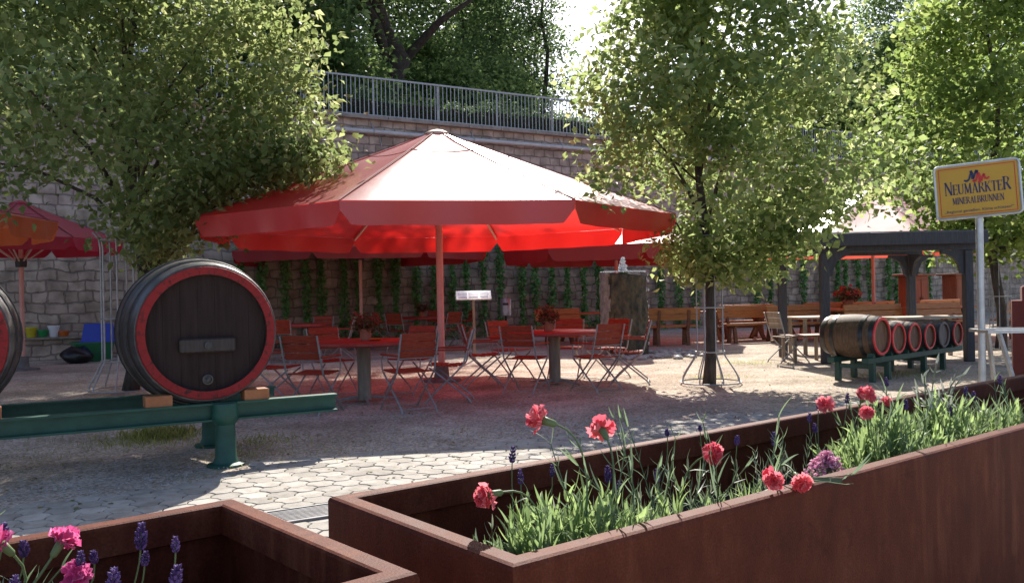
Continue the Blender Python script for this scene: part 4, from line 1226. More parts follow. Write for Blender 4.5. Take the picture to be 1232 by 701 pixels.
D = 23.6; wb = thing('waste_bin', 'small round metal bin on a post before the vine wall', 'bin', (X_at(608, D), D, 0))
mb = MB(); mb.tube([(0, 0, 0), (0, 0, .75)], .03, 8); mb.build('post', 'dark', wb)
mb = MB(); mb.lathe([(.13, .72), (.155, .74), (.16, 1.16), (.14, 1.2), (0, 1.21)], 20); mb.build('drum', 'bin', wb, smooth=True)
mb = MB(); mb.box((.0, -.157, 1.05), (.15, .02, .06)); mb.build('slot', 'dark', wb)


# ------------------------------------------------------------------ wooden benches and tables
def bench(label, loc, rz, L=1.9, m='bench_wood', first=[None]):
    if first[0] is None or first[0]['m'] != m or abs(first[0]['L'] - L) > .01:
        o = thing('wooden_bench', label, 'bench', loc, rz, 'wooden benches of the beer garden')
        mb = MB()
        for k in range(2): mb.box((0, -.11 + k * .2, .46), (L, .185, .045), bev=.006)
        mb.build('seat', m, o)
        mb = MB()
        axq = (Vector((1, 0, 0)), Vector((0, .98, .2)).normalized(), Vector((0, -.2, .98)).normalized())
        for k in range(2): mb.box((0, -.25 - .03 * k, .68 + k * .155), (L, .035, .145), axq, bev=.006)
        mb.build('backrest', m, o)
        for sx in (-1, 1):
            x = sx * (L / 2 - .28)
            mb = MB(); mb.bar((x, .12, 0), (x, .06, .435), .08, .07, up=(0, 1, 0)); mb.bar((x, -.2, 0), (x, -.13, .435), .08, .07, up=(0, 1, 0)); mb.bar((x, -.2, .40), (x, .15, .40), .07, .06)
            mb.bar((x, -.20, .435), (x, -.30, .85), .07, .05, up=(0, 1, 0)); mb.build('leg', 'bench_dark' if m != 'bench_dark' else m, o)
        first[0] = dict(o=o, m=m, L=L)
        return o
    return dup(first[0]['o'], loc, rz, label)


def beer_table(label, loc, rz, first=[None], L=1.9):
    if first[0] is None:
        o = thing('wooden_table', label, 'table', loc, rz, 'long wooden tables of the beer garden')
        mb = MB()
        for k in range(4): mb.box((0, -.3 + k * .2, .75), (L, .19, .045), bev=.006)
        mb.build('tabletop', 'bench_wood', o)
        for sx in (-1, 1):
            x = sx * (L / 2 - .3); mb = MB()
            mb.bar((x, -.3, 0), (x, .22, .70), .09, .07, up=(0, 1, 0)); mb.bar((x, .3, 0), (x, -.22, .70), .085, .072, up=(0, 1, 0)); mb.bar((x, -.33, .705), (x, .33, .705), .08, .05)
            mb.build('trestle', 'bench_dark', o)
        mb = MB(); mb.bar((-L / 2 + .3, 0, .34), (L / 2 - .3, 0, .34), .08, .06); mb.build('stretcher', 'bench_dark', o)
        first[0] = o; return o
    return dup(first[0], loc, rz, label)


BR = WANG
def gx(px, D): return (X_at(px, D), D, 0)


# rz: the bench's sitter faces local +y
bench('orange wooden bench with backrest standing just right of the stone fountain', gx(806, 21.0), R(8) , 1.3)
bench('orange wooden bench facing a long table, left of the shelter post', gx(905, 21.5), R(18) + PI, 1.7)
beer_table('long wooden table behind the linden trunk in the guard', gx(885, 22.6), R(20))
bench('wooden bench on the far side of the table behind the linden trunk', gx(890, 23.6), R(20), 1.7)
bench('wooden bench seen between the two left shelter posts', gx(965, 21.2), R(22) + PI, 1.7)
beer_table('long wooden table seen between the two left shelter posts', gx(972, 22.4), R(22))
bench('wooden bench by the wall behind the left shelter posts', gx(985, 24.2), R(26), 1.7)
bench('long orange bench with a high back right behind the small barrels', gx(1060, 20.2), R(20) + PI, 1.7)
beer_table('long wooden table carrying the red geranium behind the small barrels', gx(1035, 21.8), R(20))
bench('orange bench between the geranium table and the wall', gx(1040, 24.4), R(26), 1.7)
bench('orange bench seen through the shelter left of its right post', gx(1135, 20.6), R(22) + PI, 1.7)
beer_table('long wooden table seen through the shelter left of its right post', gx(1130, 22.4), R(24))
bench('wooden bench in front of the tall wooden cabinets', gx(1120, 25.2), R(26), 1.7)
bench('red lit bench behind the fountain table, left of the stone pillar', gx(676, 22.2), R(24) + PI, 1.3)
beer_table('wooden table in red shade left of the stone pillar', gx(706, 23.6), R(26))
bench('wooden bench behind the yellow sign pole beside the last tree guard', gx(1225, 21.2), R(26), 1.7)
pot((X_at(1020, 21.6), 21.6), .776, 'terracotta pot with bright red geraniums on the long table behind the barrels', 34, 1.25, 5)
pot((X_at(1052, 20.9), 20.9), .0, 'bushy green potted plant on the ground behind the small barrels', 3, 1.9, 6)
# tall cabinets by the wall
for i, (px, D, w, lb) in enumerate(((1099, 26.3, .72, 'tall orange wooden cabinet with a dark flat top by the wall, left one'), (1150, 27.2, .62, 'tall orange wooden cabinet beside the right shelter post, near the wall'))):
    o = thing('wooden_cabinet', lb, 'cabinet', gx(px, D), R(26), 'tall wooden cabinets by the wall')
    mb = MB(); mb.box((0, 0, .82), (w, .5, 1.6), bev=.01); mb.build('body', 'cab_wood', o)
    mb = MB(); mb.box((0, -.02, 1.655), (w + .35, .7, .06), bev=.008); mb.build('top', 'bench_dark', o)
    for sx in (-1, 1):
        mb = MB(); mb.box((sx * w * .245, -.262, .85), (w * .45, .02, 1.3), bev=.004); d_ = mb.build('door', 'cab_wood', o)
        mb = MB(); mb.tube([(sx * .05, -.29, .85), (sx * .05, -.29, .98)], .01, 6); mb.build('handle', 'dark', d_)

# ------------------------------------------------------------------ timber shelter
FL = Vector((X_at(992, 15.05), 15.05, 0)); FR = Vector((X_at(1164.5, 14.95), 14.95, 0)); sd = Vector((-.12, 2.0, 0))
BL = Vector((X_at(941, 16.7), 16.7, 0)); BRr = Vector((X_at(1096, 17.0), 17.0, 0))
sh = thing('shelter', 'open dark timber shelter with a grey sloping roof behind the small barrels', 'shelter', FL)
ZP = 1.93
for p in (FL, FR, BL, BRr):
    q = p - FL; mb = MB(); mb.box((q.x, q.y, ZP / 2), (.145, .145, ZP), bev=.012); mb.build('post', 'shelter', sh)
fl, fr, bl, br = [p - FL for p in (FL, FR, BL, BRr)]
zf_, zb_ = ZP, ZP
def beamv(a, b, z, w=.12, h=.15, ext=.22):
    d = (b - a).normalized(); mb = MB(); mb.bar(a - d * ext + Vector((0, 0, z)), b + d * ext + Vector((0, 0, z)), w, h); mb.build('beam', 'shelter', sh)
beamv(fl, fr, ZP + .078); beamv(bl, br, ZP + .078)
beamv(fl, bl, ZP + .205, .11, .1); beamv(fr, br, ZP + .205, .11, .1)
# curved knee braces
def brace(p, d):
    d = d.normalized(); mb = MB(); Z = Vector((0, 0, 1)); Y = d.cross(Z)
    outl = [(0.072, -.42), (.13, -.40), (.16, -.27), (.23, -.14), (.36, -.07), (.45, -.05), (.45, -.002), (.072, -.002)]
    mb.prism(outl, -.035, .035, (d, Z, Y, p + Vector((0, 0, ZP)))); mb.build('brace', 'shelter', sh)
brace(fr, fl - fr); brace(br, bl - br); brace(br, fr - br); brace(fl, fr - fl); brace(br, br - bl) if False else None
brace(br, br - bl)
# roof: low slope rising to the back
def roofpt(p, z): return Vector((p.x, p.y, z))
c0 = fl + Vector((-.32, -.30, 0)); c1 = fr + Vector((.20, -.30, 0)); c2 = br + Vector((.25, .3, 0)); c3 = bl + Vector((-.3, .3, 0))
mb = MB(); zs0, zs1 = ZP + .262, ZP + .42
top = [roofpt(c0, zs0 + .05), roofpt(c1, zs0 + .05), roofpt(c2, zs1 + .05), roofpt(c3, zs1 + .05)]; bot = [roofpt(c0, zs0), roofpt(c1, zs0), roofpt(c2, zs1), roofpt(c3, zs1)]
mb.add(bot + top, [(0, 3, 2, 1), (4, 5, 6, 7), (0, 1, 5, 4), (1, 2, 6, 5), (2, 3, 7, 6), (3, 0, 4, 7)])
for k in range(7):
    g = k / 6
    mb.bar(top[0].lerp(top[1], g) + Vector((0, 0, .008)), top[3].lerp(top[2], g) + Vector((0, 0, .008)), .03, .014)
mb.build('roof', 'roofing', sh)
mb = MB(); mb.bar(c0 + Vector((0, -.012, zs0 - .06)), c1 + Vector((0, -.012, zs0 - .06)), .022, .2); mb.bar(c0 + Vector((-.012, .02, zs0 - .03)), c3 + Vector((-.012, 0, zs1 - .03)), .022, .15); mb.build('fascia', 'shelter', sh)

# table and grey chair in the shelter
tk = thing('plank_table', 'small plank table with dark legs by the left shelter post', 'table', gx(968, 15.6), R(12))
mb = MB()
for k in range(3): mb.box((0, -.17 + k * .17, .47), (.78, .16, .03), bev=.004)
mb.build('tabletop', 'bench_dark', tk)
for x, y in ((-.33, -.2), (.33, -.2), (-.33, .2), (.33, .2)):
    mb = MB(); mb.box((x, y, .226), (.05, .05, .452)); mb.build('leg', 'stem', tk)
tk2 = thing('plank_table', 'pale plank table standing behind the left shelter post', 'table', gx(985, 17.6), R(12))
mb = MB()
for k in range(4): mb.box((0, -.3 + k * .19, .73), (1.3, .18, .035), bev=.004)
mb.build('tabletop', 'plank', tk2)
for x, y in ((-.5, -.3), (.5, -.3), (-.5, .27), (.5, .27)):
    mb = MB(); mb.box((x, y, .355), (.06, .06, .71)); mb.build('leg', 'stem', tk2)
tk3 = thing('plank_table', 'long pale plank table under the shelter behind the row of small barrels', 'table', gx(1112, 16.0), R(6))
mb = MB()
for k in range(3): mb.box((0, -.25 + k * .24, .74), (1.5, .23, .04), bev=.004)
mb.build('tabletop', 'plank', tk3)
for x, y in ((-.65, -.25), (.65, -.25), (-.65, .25), (.65, .25)):
    mb = MB(); mb.box((x, y, .36), (.06, .06, .72)); mb.build('leg', 'stem', tk3)
gc = dup(CH, gx(948, 15.5), R(-75), 'weathered grey folding chair facing the small plank table by the shelter post', 'grey folding chairs', lambda c: not c.name.startswith('arm'))
for c in gc.children:
    if c.name.startswith(('seat', 'backrest')):
        c.data = c.data.copy(); c.data.materials.clear(); c.data.materials.append(MT['stem'])

# ------------------------------------------------------------------ small barrels on the low green stand
RA = R(40); RD = Vector((math.cos(RA), math.sin(RA), 0)); RN = Vector((math.sin(RA), -math.cos(RA), 0))   # along the row, towards the faces
f1 = P(1062, 407, 12.0); f6 = P(1153, 400, 13.75)
RD = Vector((f6.x - f1.x, f6.y - f1.y, 0)).normalized(); RN = Vector((RD.y, -RD.x, 0)); RA = math.atan2(RD.y, RD.x)
Lrow = (Vector((f6.x, f6.y, 0)) - Vector((f1.x, f1.y, 0))).length
bs = thing('barrel_stand', 'low dark green wooden stand carrying the row of small barrels', 'stand', (f1.x, f1.y, 0), RA)
# local: x along the row, y = back (away from the faces)
ZR = .345
for y in (.10, .60):
    mb = MB(); mb.box((Lrow / 2 - .02, y, ZR - .04), (Lrow + .62, .10, .08), bev=.006); mb.build('rail', 'green_dark', bs)
for x in (-.12, .35, 1.55, 2.25):
    for y in (.10, .60):
        mb = MB(); mb.box((x, y, (ZR - .08) / 2), (.075, .075, ZR - .082), bev=.004); mb.build('leg', 'green_dark', bs)
    mb = MB(); mb.box((x, .35, ZR - .13), (.05, .42, .06)); mb.build('cross_tie', 'green_dark', bs)
fr_r = [.262, .215, .207, .192, .195, .188]; txt = ['largest small barrel of the row, with brown oak staves in full view', 'small red rimmed barrel right beside the largest one of the row', 'small red rimmed barrel third from the left on the low stand', 'small red rimmed barrel next to the only grey rimmed one', 'small barrel with a plain grey rim on the low green stand', 'last small barrel of the row, beside the right shelter post']
cum = 0; pos = []
for i in range(6):
    pos.append(Lrow * i / 5)
for i in range(6):
    c = Vector((f1.x, f1.y, 0)) + RD * pos[i]
    r_ = fr_r[i]; mid = r_ * 1.17
    o = thing('small_barrel', txt[i], 'barrel', (c.x, c.y, ZR + mid * .5 + r_ * .52), RA, 'small barrels on the low green stand')
    barrel_mesh(o, r_, mid, .80 if i == 0 else .66, 'cask_oak', 'cask_greyhead' if i == 4 else 'cask_oakhead', 'cask_greyhead' if i == 4 else 'cask_red2', 'hoop', n=30, hoops=((.02, .10), (.2, .27), (.73, .8), (.9, .98)), hoop_t=.006, big=False)
    mb = MB(); mb.lathe([(.018, 0), (.016, .012), (0, .013)], 10, (Vector((1, 0, 0)), Vector((0, 0, 1)), Vector((0, -1, 0))), (0, .07 * (.80 if i == 0 else .66) , -r_ * .55)); mb.build('bung', 'cask_oakhead', o, smooth=True)
    for sx in (-1, 1):
        mb = MB(); mb.box((sx * r_ * .55, .10, -(mid * .5 + r_ * .52) + .03), (.06, .09, .06)); mb.build('wedge', 'green_dark', o)

# ------------------------------------------------------------------ yellow sign
SD = 10.6
sp_ = P(1181, 400, SD); sroot = thing('sign', 'yellow company sign in a grey frame on a tall steel pole', 'sign', (sp_.x, sp_.y, 0))
mb = MB(); mb.tube([(0, 0, 0), (0, 0, 2.62)], .043, 14); mb.build('pole', 'zinc', sroot, smooth=True)
# panel axes: left edge farther than the right one
TL, TR, BRc, BLc = P(1124, 203, SD + .20), P(1228.5, 188.5, SD - .22), P(1228.5, 257, SD - .22), P(1126, 265.5, SD + .20)
pc = (TL + TR + BRc + BLc) / 4; sx_ = ((TR - TL) + (BRc - BLc)) / 2; sw = sx_.length; sx_.normalize()
sz_ = ((TL - BLc) + (TR - BRc)) / 2; sz_ = sz_ - sx_ * sz_.dot(sx_); shh = sz_.length; sz_.normalize(); sn_ = sx_.cross(sz_)   # towards the camera
if sn_.y > 0: sn_ = -sn_
pc = pc - Vector((sp_.x, sp_.y, 0))
mast = Vector((0, 0, pc.z)); pc = pc + Vector((0, 0, 0))
# bring the panel in front of the pole
gap = (pc - mast).dot(sn_); pc = pc + sn_ * (.06 - gap)


def rrect(w, h, r, n=6):
    o = []
    for cx, cy, a0 in ((w / 2 - r, h / 2 - r, 0), (-w / 2 + r, h / 2 - r, 90), (-w / 2 + r, -h / 2 + r, 180), (w / 2 - r, -h / 2 + r, 270)):
        for k in range(n + 1):
            a = R(a0 + 90 * k / n); o.append((cx + r * math.cos(a), cy + r * math.sin(a)))
    return o


ax4 = (sx_, sz_, sn_, pc)
mb = MB(); mb.prism(rrect(sw - .03, shh - .03, .04), -.008, .0, ax4); pnl = mb.build('panel', 'yellow', sroot)
mb = MB(); pts = [pc + sx_ * x + sz_ * y for x, y in rrect(sw - .015, shh - .015, .05)]; pts.append(pts[0]); mb.tube(pts, .017, 8, cap=False); mb.build('frame', 'zinc', sroot, smooth=True)
mb = MB()
for y in (-.18, .18): mb.box(pc + sz_ * y - sn_ * .03, (.16, .04, .03), (sx_, sz_, sn_))
mb.build('clamp', 'zinc', sroot)


class Pen:
    """flat lettering built from straight strokes in the sign plane"""
    def __init__(s, h): s.mb = MB(); s.h = h

    def quad(s, pts):
        s.mb.prism(pts, s.h, s.h + .0025, ax4)

    def st(s, x0, y0, x1, y1, w):
        dx, dy = x1 - x0, y1 - y0; L = math.hypot(dx, dy) or 1; nx, ny = -dy / L * w / 2, dx / L * w / 2
        s.quad([(x0 - nx, y0 - ny), (x1 - nx, y1 - ny), (x1 + nx, y1 + ny), (x0 + nx, y0 + ny)])


TH, TN, SF = .15, .065, .05
GL = {
    'N': (.86, [(.14, 0, .14, 1, TN), (.14, 1, .74, 0, TH), (.74, 0, .74, 1, TN), (.02, .97, .2, .97, SF), (.04, .03, .24, .03, SF), (.64, .97, .84, .97, SF)]),
    'E': (.70, [(.17, 0, .17, 1, TH), (.17, .97, .6, .97, SF), (.17, .52, .5, .52, SF), (.17, .03, .64, .03, SF), (.6, .8, .6, 1, SF), (.64, 0, .64, .22, SF), (.5, .42, .5, .62, SF), (.04, .97, .2, .97, SF), (.04, .03, .2, .03, SF)]),
    'U': (.86, [(.16, .25, .16, 1, TH), (.16, .28, .26, .08, TH), (.26, .08, .44, .03, TN), (.44, .03, .62, .1, TN), (.62, .1, .7, .3, TN), (.7, .28, .7, 1, TN), (.03, .97, .3, .97, SF), (.6, .97, .82, .97, SF)]),
    'M': (1.02, [(.14, 0, .18, 1, TN), (.18, 1, .5, .08, TH), (.5, .08, .82, 1, TN), (.82, 1, .86, 0, TH), (.04, .03, .24, .03, SF), (.74, .03, .98, .03, SF), (.04, .97, .2, .97, SF), (.8, .97, .94, .97, SF)]),
    'A': (.86, [(.12, 0, .43, 1, TN), (.43, 1, .73, 0, TH), (.24, .34, .62, .34, SF), (.02, .03, .23, .03, SF), (.6, .03, .86, .03, SF)]),
    'R': (.84, [(.17, 0, .17, 1, TH), (.17, .97, .46, .97, SF), (.46, .97, .6, .88, TN), (.6, .89, .62, .7, .12), (.62, .7, .46, .53, TN), (.17, .52, .48, .52, SF), (.4, .52, .76, .02, TH), (.04, .03, .31, .03, SF), (.04, .97, .2, .97, SF), (.68, .03, .86, .03, SF)]),
    'K': (.86, [(.17, 0, .17, 1, TH), (.22, .45, .66, 1, TN), (.36, .58, .74, 0, TH), (.04, .03, .31, .03, SF), (.04, .97, .31, .97, SF), (.54, .97, .8, .97, SF), (.62, .03, .88, .03, SF)]),
    'T': (.78, [(.39, 0, .39, 1, TH), (.05, .97, .73, .97, SF), (.06, .78, .06, 1, SF), (.72, .78, .72, 1, SF), (.26, .03, .52, .03, SF)]),
    'I': (.42, [(.21, 0, .21, 1, TH), (.07, .03, .35, .03, SF), (.07, .97, .35, .97, SF)]),
    'L': (.66, [(.17, 0, .17, 1, TH), (.04, .97, .31, .97, SF), (.04, .03, .6, .03, SF), (.6, 0, .6, .24, SF)]),
    'B': (.76, [(.17, 0, .17, 1, TH), (.17, .97, .46, .97, SF), (.46, .97, .57, .87, TN), (.57, .88, .57, .68, .12), (.57, .68, .44, .54, TN), (.17, .53, .5, .53, SF), (.46, .53, .64, .4, TN), (.64, .42, .64, .18, .13), (.64, .18, .5, .03, TN), (.17, .03, .5, .03, SF), (.04, .97, .2, .97, SF), (.04, .03, .2, .03, SF)]),
}


def write(pen, text, x0, y0, width, hs):
    """hs: height of each letter"""
    tot = sum(GL[c][0] * hs[i] for i, c in enumerate(text)); k = width / tot; x = x0
    for i, c in enumerate(text):
        w, st_ = GL[c]; h = hs[i]
        for a, b, c2, d, t in st_: pen.st(x + a * h * k, y0 + b * h, x + c2 * h * k, y0 + d * h, t * h * (k + 1) / 2 * 1.05)
        x += w * h * k


pen = Pen(.001); uh = shh
hh_ = .19 * uh
write(pen, 'NEUMARKTER', -.385 * sw, -.055 * uh, .77 * sw, [hh_ * 1.28] + [hh_] * 8 + [hh_ * 1.28])
pen.mb.build('lettering', 'navy', pnl)
pen = Pen(.001); write(pen, 'MINERALBRUNNEN', -.30 * sw, -.235 * uh, .60 * sw, [.125 * uh] * 14); pen.mb.build('lettering', 'navy', pnl)
# slogan
cu = bpy.data.curves.new('slogan', 'FONT'); cu.body = '\u201eRegional genie\u00dfen. Klima sch\u00fctzen!\u201c'; cu.size = .062 * uh; cu.align_x = 'CENTER'; cu.extrude = .001
tmp = bpy.data.objects.new('slogan', cu); COL.objects.link(tmp); bpy.context.view_layer.update()
sm = bpy.data.meshes.new_from_object(tmp.evaluated_get(bpy.context.evaluated_depsgraph_get())); bpy.data.objects.remove(tmp)
wx = max(v.co.x for v in sm.vertices) - min(v.co.x for v in sm.vertices); kx = .80 * sw / wx
for v in sm.vertices:
    x, y, z = v.co; v.co = pc + sx_ * (x * kx) + sz_ * (y * 1.15 - .385 * uh) + sn_ * (z + .002)
link('lettering', sm, 'navy', pnl)
# border line
pen = Pen(.0015)
bw, bh = .44 * sw, .43 * uh
for a in ((-bw, bh, bw, bh), (-bw, -bh, bw, -bh), (-bw, -bh, -bw, bh), (bw, -bh, bw, bh)): pen.st(*a, .008)
pen.mb.build('border', 'sred', pnl)
# emblem: brush strokes, blue then red
def brush(pts, ws, m):
    pen = Pen(.0035)
    for (a, b), wa in zip(zip(pts[:-1], pts[1:]), ws): pen.st(*[v * uh for v in a], *[v * uh for v in b], wa * uh)
    pen.mb.build('emblem', m, pnl)
brush([(-.20, .20), (-.17, .17), (-.12, .20), (-.09, .30), (-.075, .36)], [.03, .035, .03, .025], 'navy')
brush([(-.085, .36), (-.055, .28), (-.06, .20)], [.045, .05], 'navy')
brush([(-.05, .21), (-.01, .32), (.015, .36), (.01, .30)], [.03, .04, .05], 'navy')
brush([(-.06, .185), (-.03, .15), (0, .2), (.025, .30)], [.04, .045, .04], 'sred')
brush([(.03, .31), (.055, .26), (.055, .165), (.035, .125)], [.045, .05, .04], 'sred')
brush([(.08, .15), (.10, .24), (.13, .28)], [.035, .035], 'sred')
brush([(.13, .275), (.13, .22), (.15, .185), (.19, .195), (.205, .22)], [.035, .04, .035, .03], 'sred')

# metal stand beside the sign pole and the maroon booth
D = 10.45; ms = thing('metal_table', 'galvanised metal frame table with splayed legs beside the sign pole', 'table', (X_at(1215, D), D, 0), R(-4))
mb = MB()
for y in (-.14, .32): mb.bar((-.34, y, .76), (.6, y, .76), .045, .04)
for x in (-.32, .58): mb.bar((x, -.12, .76), (x, .30, .76), .04, .036)
mb.build('top_frame', 'zinc', ms)
for x0, x1, y0, y1 in ((-.2, -.04, -.14, -.22), (-.12, .0, .32, .42), (.5, .56, -.14, -.22), (.5, .58, .32, .4)):
    mb = MB(); mb.bar((x0, y0, .738), (x1, y1, .012), .075, .03, up=(1, 0, 0)); mb.box((x1, y1, .006), (.16, .12, .012)); mb.build('leg', 'guard', ms)
D = 11.5; bo = thing('booth', 'maroon painted wooden booth with a stepped top at the right edge', 'booth', (X_at(1217, D), D, 0), R(-29))
mb = MB(); Yb = Vector((0, 1, 0))
mb.prism([(0, .06), (1.4, .06), (1.4, 1.6), (.46, 1.6), (.46, 1.42), (.12, 1.28), (.12, 1.10), (0, 1.10)], 0, .9, (Vector((1, 0, 0)), Vector((0, 0, 1)), Vector((0, 1, 0)), Vector((0, 0, 0)))); mb.build('body', 'maroon', bo)
mb = MB(); mb.box((.7, .45, .03), (1.3, .8, .06)); mb.build('plinth', 'dark', bo)

# ------------------------------------------------------------------ things by the wall on the left
tl = wall_p(45); q = W0 + WD * tl + WN * .35
ld = thing('ledge', 'low stone ledge with a plank top along the wall at the left', 'ledge', q, WANG)
mb = MB(); mb.box((-.4, .1, .24), (5.6, .5, .48), bev=.02); mb.build('base', 'stone_low', ld)
mb = MB(); mb.box((-.4, .06, .51), (5.7, .62, .05), bev=.006); mb.build('top', 'stem', ld)
for i, (px, mt, r, h, lb, nm) in enumerate(((36, 'ylw', .13, .24, 'yellow flower pot on the ledge', 'pot'), (50, 'grn', .12, .17, 'green pot on the ledge', 'pot'), (63, 'white', .12, .26, 'white pot on the ledge between green and orange', 'pot'), (75, 'org', .12, .13, 'low orange bowl on the ledge', 'bowl'))):
    p = W0 + WD * wall_p(px) + WN * .33
    mb = MB(); mb.lathe([(r * .7, 0), (r, h * .85), (r * 1.08, h * .86), (r * 1.08, h), (r * .95, h), (r * .85, h * .8), (0, h * .8)], 18)
    tag(mb.build(nm, mt, None, (p.x, p.y, .536), smooth=True), lb, nm)


def tub(name, label, loc, rz, w, d, h, m, flip=False, taper=.8, z=0.0):
    o = thing(name, label, 'tub', (loc[0], loc[1], z), rz); mb = MB()
    t0, t1_ = (1, taper) if flip else (taper, 1)
    a = [(-w / 2 * t0, -d / 2 * t0, 0), (w / 2 * t0, -d / 2 * t0, 0), (w / 2 * t0, d / 2 * t0, 0), (-w / 2 * t0, d / 2 * t0, 0)]
    b = [(-w / 2 * t1_, -d / 2 * t1_, h), (w / 2 * t1_, -d / 2 * t1_, h), (w / 2 * t1_, d / 2 * t1_, h), (-w / 2 * t1_, d / 2 * t1_, h)]
    mb.add(a + b, [(3, 2, 1, 0), (0, 1, 5, 4), (1, 2, 6, 5), (2, 3, 7, 6), (3, 0, 4, 7)] + ([(4, 5, 6, 7)]))
    mb.build('shell', m, o)
    zr = 0.02 if flip else h; mb = MB(); ww, dd = w + .04, d + .04
    for yy in (-1, 1): mb.bar((-ww / 2 - .015, yy * dd / 2, zr), (ww / 2 + .015, yy * dd / 2, zr), .03, .035)
    for xx in (-1, 1): mb.bar((xx * ww / 2, -dd / 2 + .016, zr), (xx * ww / 2, dd / 2 - .016, zr), .03, .034)
    mb.build('rim', m, o)
    return o


p = G(112, 434)
tub('green_tub', 'green plastic tub under the blue one by the wall, behind the tree guard', p, WANG + .1, .8, .6, .42, 'gplastic')
tub('blue_tub', 'upturned bright blue plastic tub on the green tub behind the tree guard', (p.x + .12, p.y + .05), WANG - .1, .72, .5, .42, 'blue', True, .82, z=.425)
rng = np.random.default_rng(14); mb = MB(); vs_ = []; n = 18
for i in range(9):
    t = i / 8; r = .25 * math.sin(PI * (.12 + .80 * t)) ** .6
    for k in range(n):
        a = 2 * PI * k / n; rr = r * (1 + .12 * math.sin(3 * a + 5 * t) + .07 * math.sin(7 * a - 9 * t)); vs_.append((rr * math.cos(a) * 1.3, rr * math.sin(a), t * .34 * (1 + .1 * math.sin(2 * a))))
mb.add(vs_, [(i * n + k, i * n + (k + 1) % n, (i + 1) * n + (k + 1) % n, (i + 1) * n + k) for i in range(8) for k in range(n)] + [tuple(8 * n + k for k in range(n))])
o = mb.build('black_sack', 'black', None, (p.x - .05, p.y - .62, 0), smooth='all'); tag(o, 'slumped black sack on the ground in front of the green and blue tubs', 'sack')

# ------------------------------------------------------------------ rusty steel planters
RIM = .80
d1 = Vector((math.cos(.67), math.sin(.67), 0)); d2 = Vector((-d1.y, d1.x, 0)); drop = H - RIM
Pn = Vector((-.0175 * drop, 3.1774 * drop, 0)); PW = 1.4954 * drop; PLn = 5.2


def planter(label, loc, ang, L, Wd):
    """local x along, y across; origin at the corner"""
    o = thing('planter', label, 'planter', loc, ang, 'rusty steel planters')
    fl, th = .058, .006
    mb = MB()
    for (a, b, n_) in (((0, 0), (L, 0), 0), ((L, 0), (L, Wd), 1), ((L, Wd), (0, Wd), 2), ((0, Wd), (0, 0), 3)):
        pass
    # walls as one continuous folded sheet: outer skin, rounded rim, inner lip, inner skin
    prof = [(0, 0), (0, RIM - .012), (.0035, RIM - .0035), (.012, RIM), (fl - .008, RIM), (fl - .002, RIM - .003), (fl, RIM - .010), (fl, RIM - .075), (fl - .012, RIM - .080), (.03, RIM - .082), (.03, .0)]
    vs_ = []
    for (i_, z) in prof: vs_ += [(i_, i_, z), (L - i_, i_, z), (L - i_, Wd - i_, z), (i_, Wd - i_, z)]
    fs_ = []
    for j in range(len(prof) - 1):
        for k in range(4): k2 = (k + 1) % 4; fs_.append((j * 4 + k, j * 4 + k2, (j + 1) * 4 + k2, (j + 1) * 4 + k))
    mb.add(vs_, fs_); mb.build('shell', 'corten', o)
    mb = MB(); nx, ny = int(L / .06), int(Wd / .06); rd = random.Random(3)
    vs_ = [(.031 + (L - .062) * i / nx, .031 + (Wd - .062) * j / ny, RIM - .23 + rd.uniform(-.014, .014)) for j in range(ny + 1) for i in range(nx + 1)]
    mb.add(vs_, [(j * (nx + 1) + i, j * (nx + 1) + i + 1, (j + 1) * (nx + 1) + i + 1, (j + 1) * (nx + 1) + i) for j in range(ny) for i in range(nx)])
    mb.build('soil', 'soil', o, smooth='all')
    return o


planter('long rusty steel planter with red carnations running along the right foreground', Pn, .67, PLn, PW)
B0 = G(504.9, 687.4, RIM); B1 = G(281, 598, RIM); e2 = (B1 - B0); LW = e2.length; e2.normalize(); e1 = Vector((e2.y, -e2.x, 0))
LL = 2.6
orig = B0 - e1 * LL; orig.z = 0
planter('rusty steel planter with pink carnations and lavender in the lower left corner', orig, math.atan2(e1.y, e1.x), LL, LW)


# ------------------------------------------------------------------ planter plants
class Blades:
    """strips bent along an arc: leaves of carnations, lavender, grass"""
    def __init__(s): s.V = []; s.Q = []; s.T = []

    def add(s, base, d, side, L, w, bend, tint, n=4):
        o = len(s.V); p = Vector(base); d = Vector(d).normalized()
        side = Vector(side); side = (side - d * side.dot(d)).normalized()
        nrm = side.cross(d)
        for i in range(n + 1):
            t = i / n; ww = w * (.55 + .45 * min(1, t * 4)) * (1 - t ** 2.2) + .0004
            s.V.append((p - side * ww / 2 + nrm * ww * .18)[:]); s.V.append(p[:]); s.V.append((p + side * ww / 2 + nrm * ww * .18)[:])
            dd = (d * math.cos(bend * t) - nrm * math.sin(bend * t)); p = p + dd * (L / n)
        for i in range(n):
            for k in range(2):
                a = o + i * 3 + k; s.Q += [a, a + 1, a + 4, a, a + 4, a + 3]; s.T += [tint, tint]

    def mesh(s, name): return tri_mesh(name, np.array(s.V), np.array(s.Q), np.array(s.T))


def confine(V, ctr, org, ax, ay, wid):
    """keep leaves and stalks inside the planter walls below and just above the rim"""
    out = []
    for v in V:
        p = Vector(v) + ctr - org; u = p.dot(ax); w = p.dot(ay); z = v[2] + ctr.z
        lo = .066; k = 0
        if z < RIM + .012:
            nw = min(max(w, lo), wid - lo); nu = max(u, lo) if wid > 0 else u
            q = Vector(v) + ay * (nw - w) + ax * (nu - u); out.append(q[:])
        else: out.append(tuple(v))
    return out


def rv(rd): return Vector((rd.gauss(0, 1), rd.gauss(0, 1), rd.gauss(0, 1)))


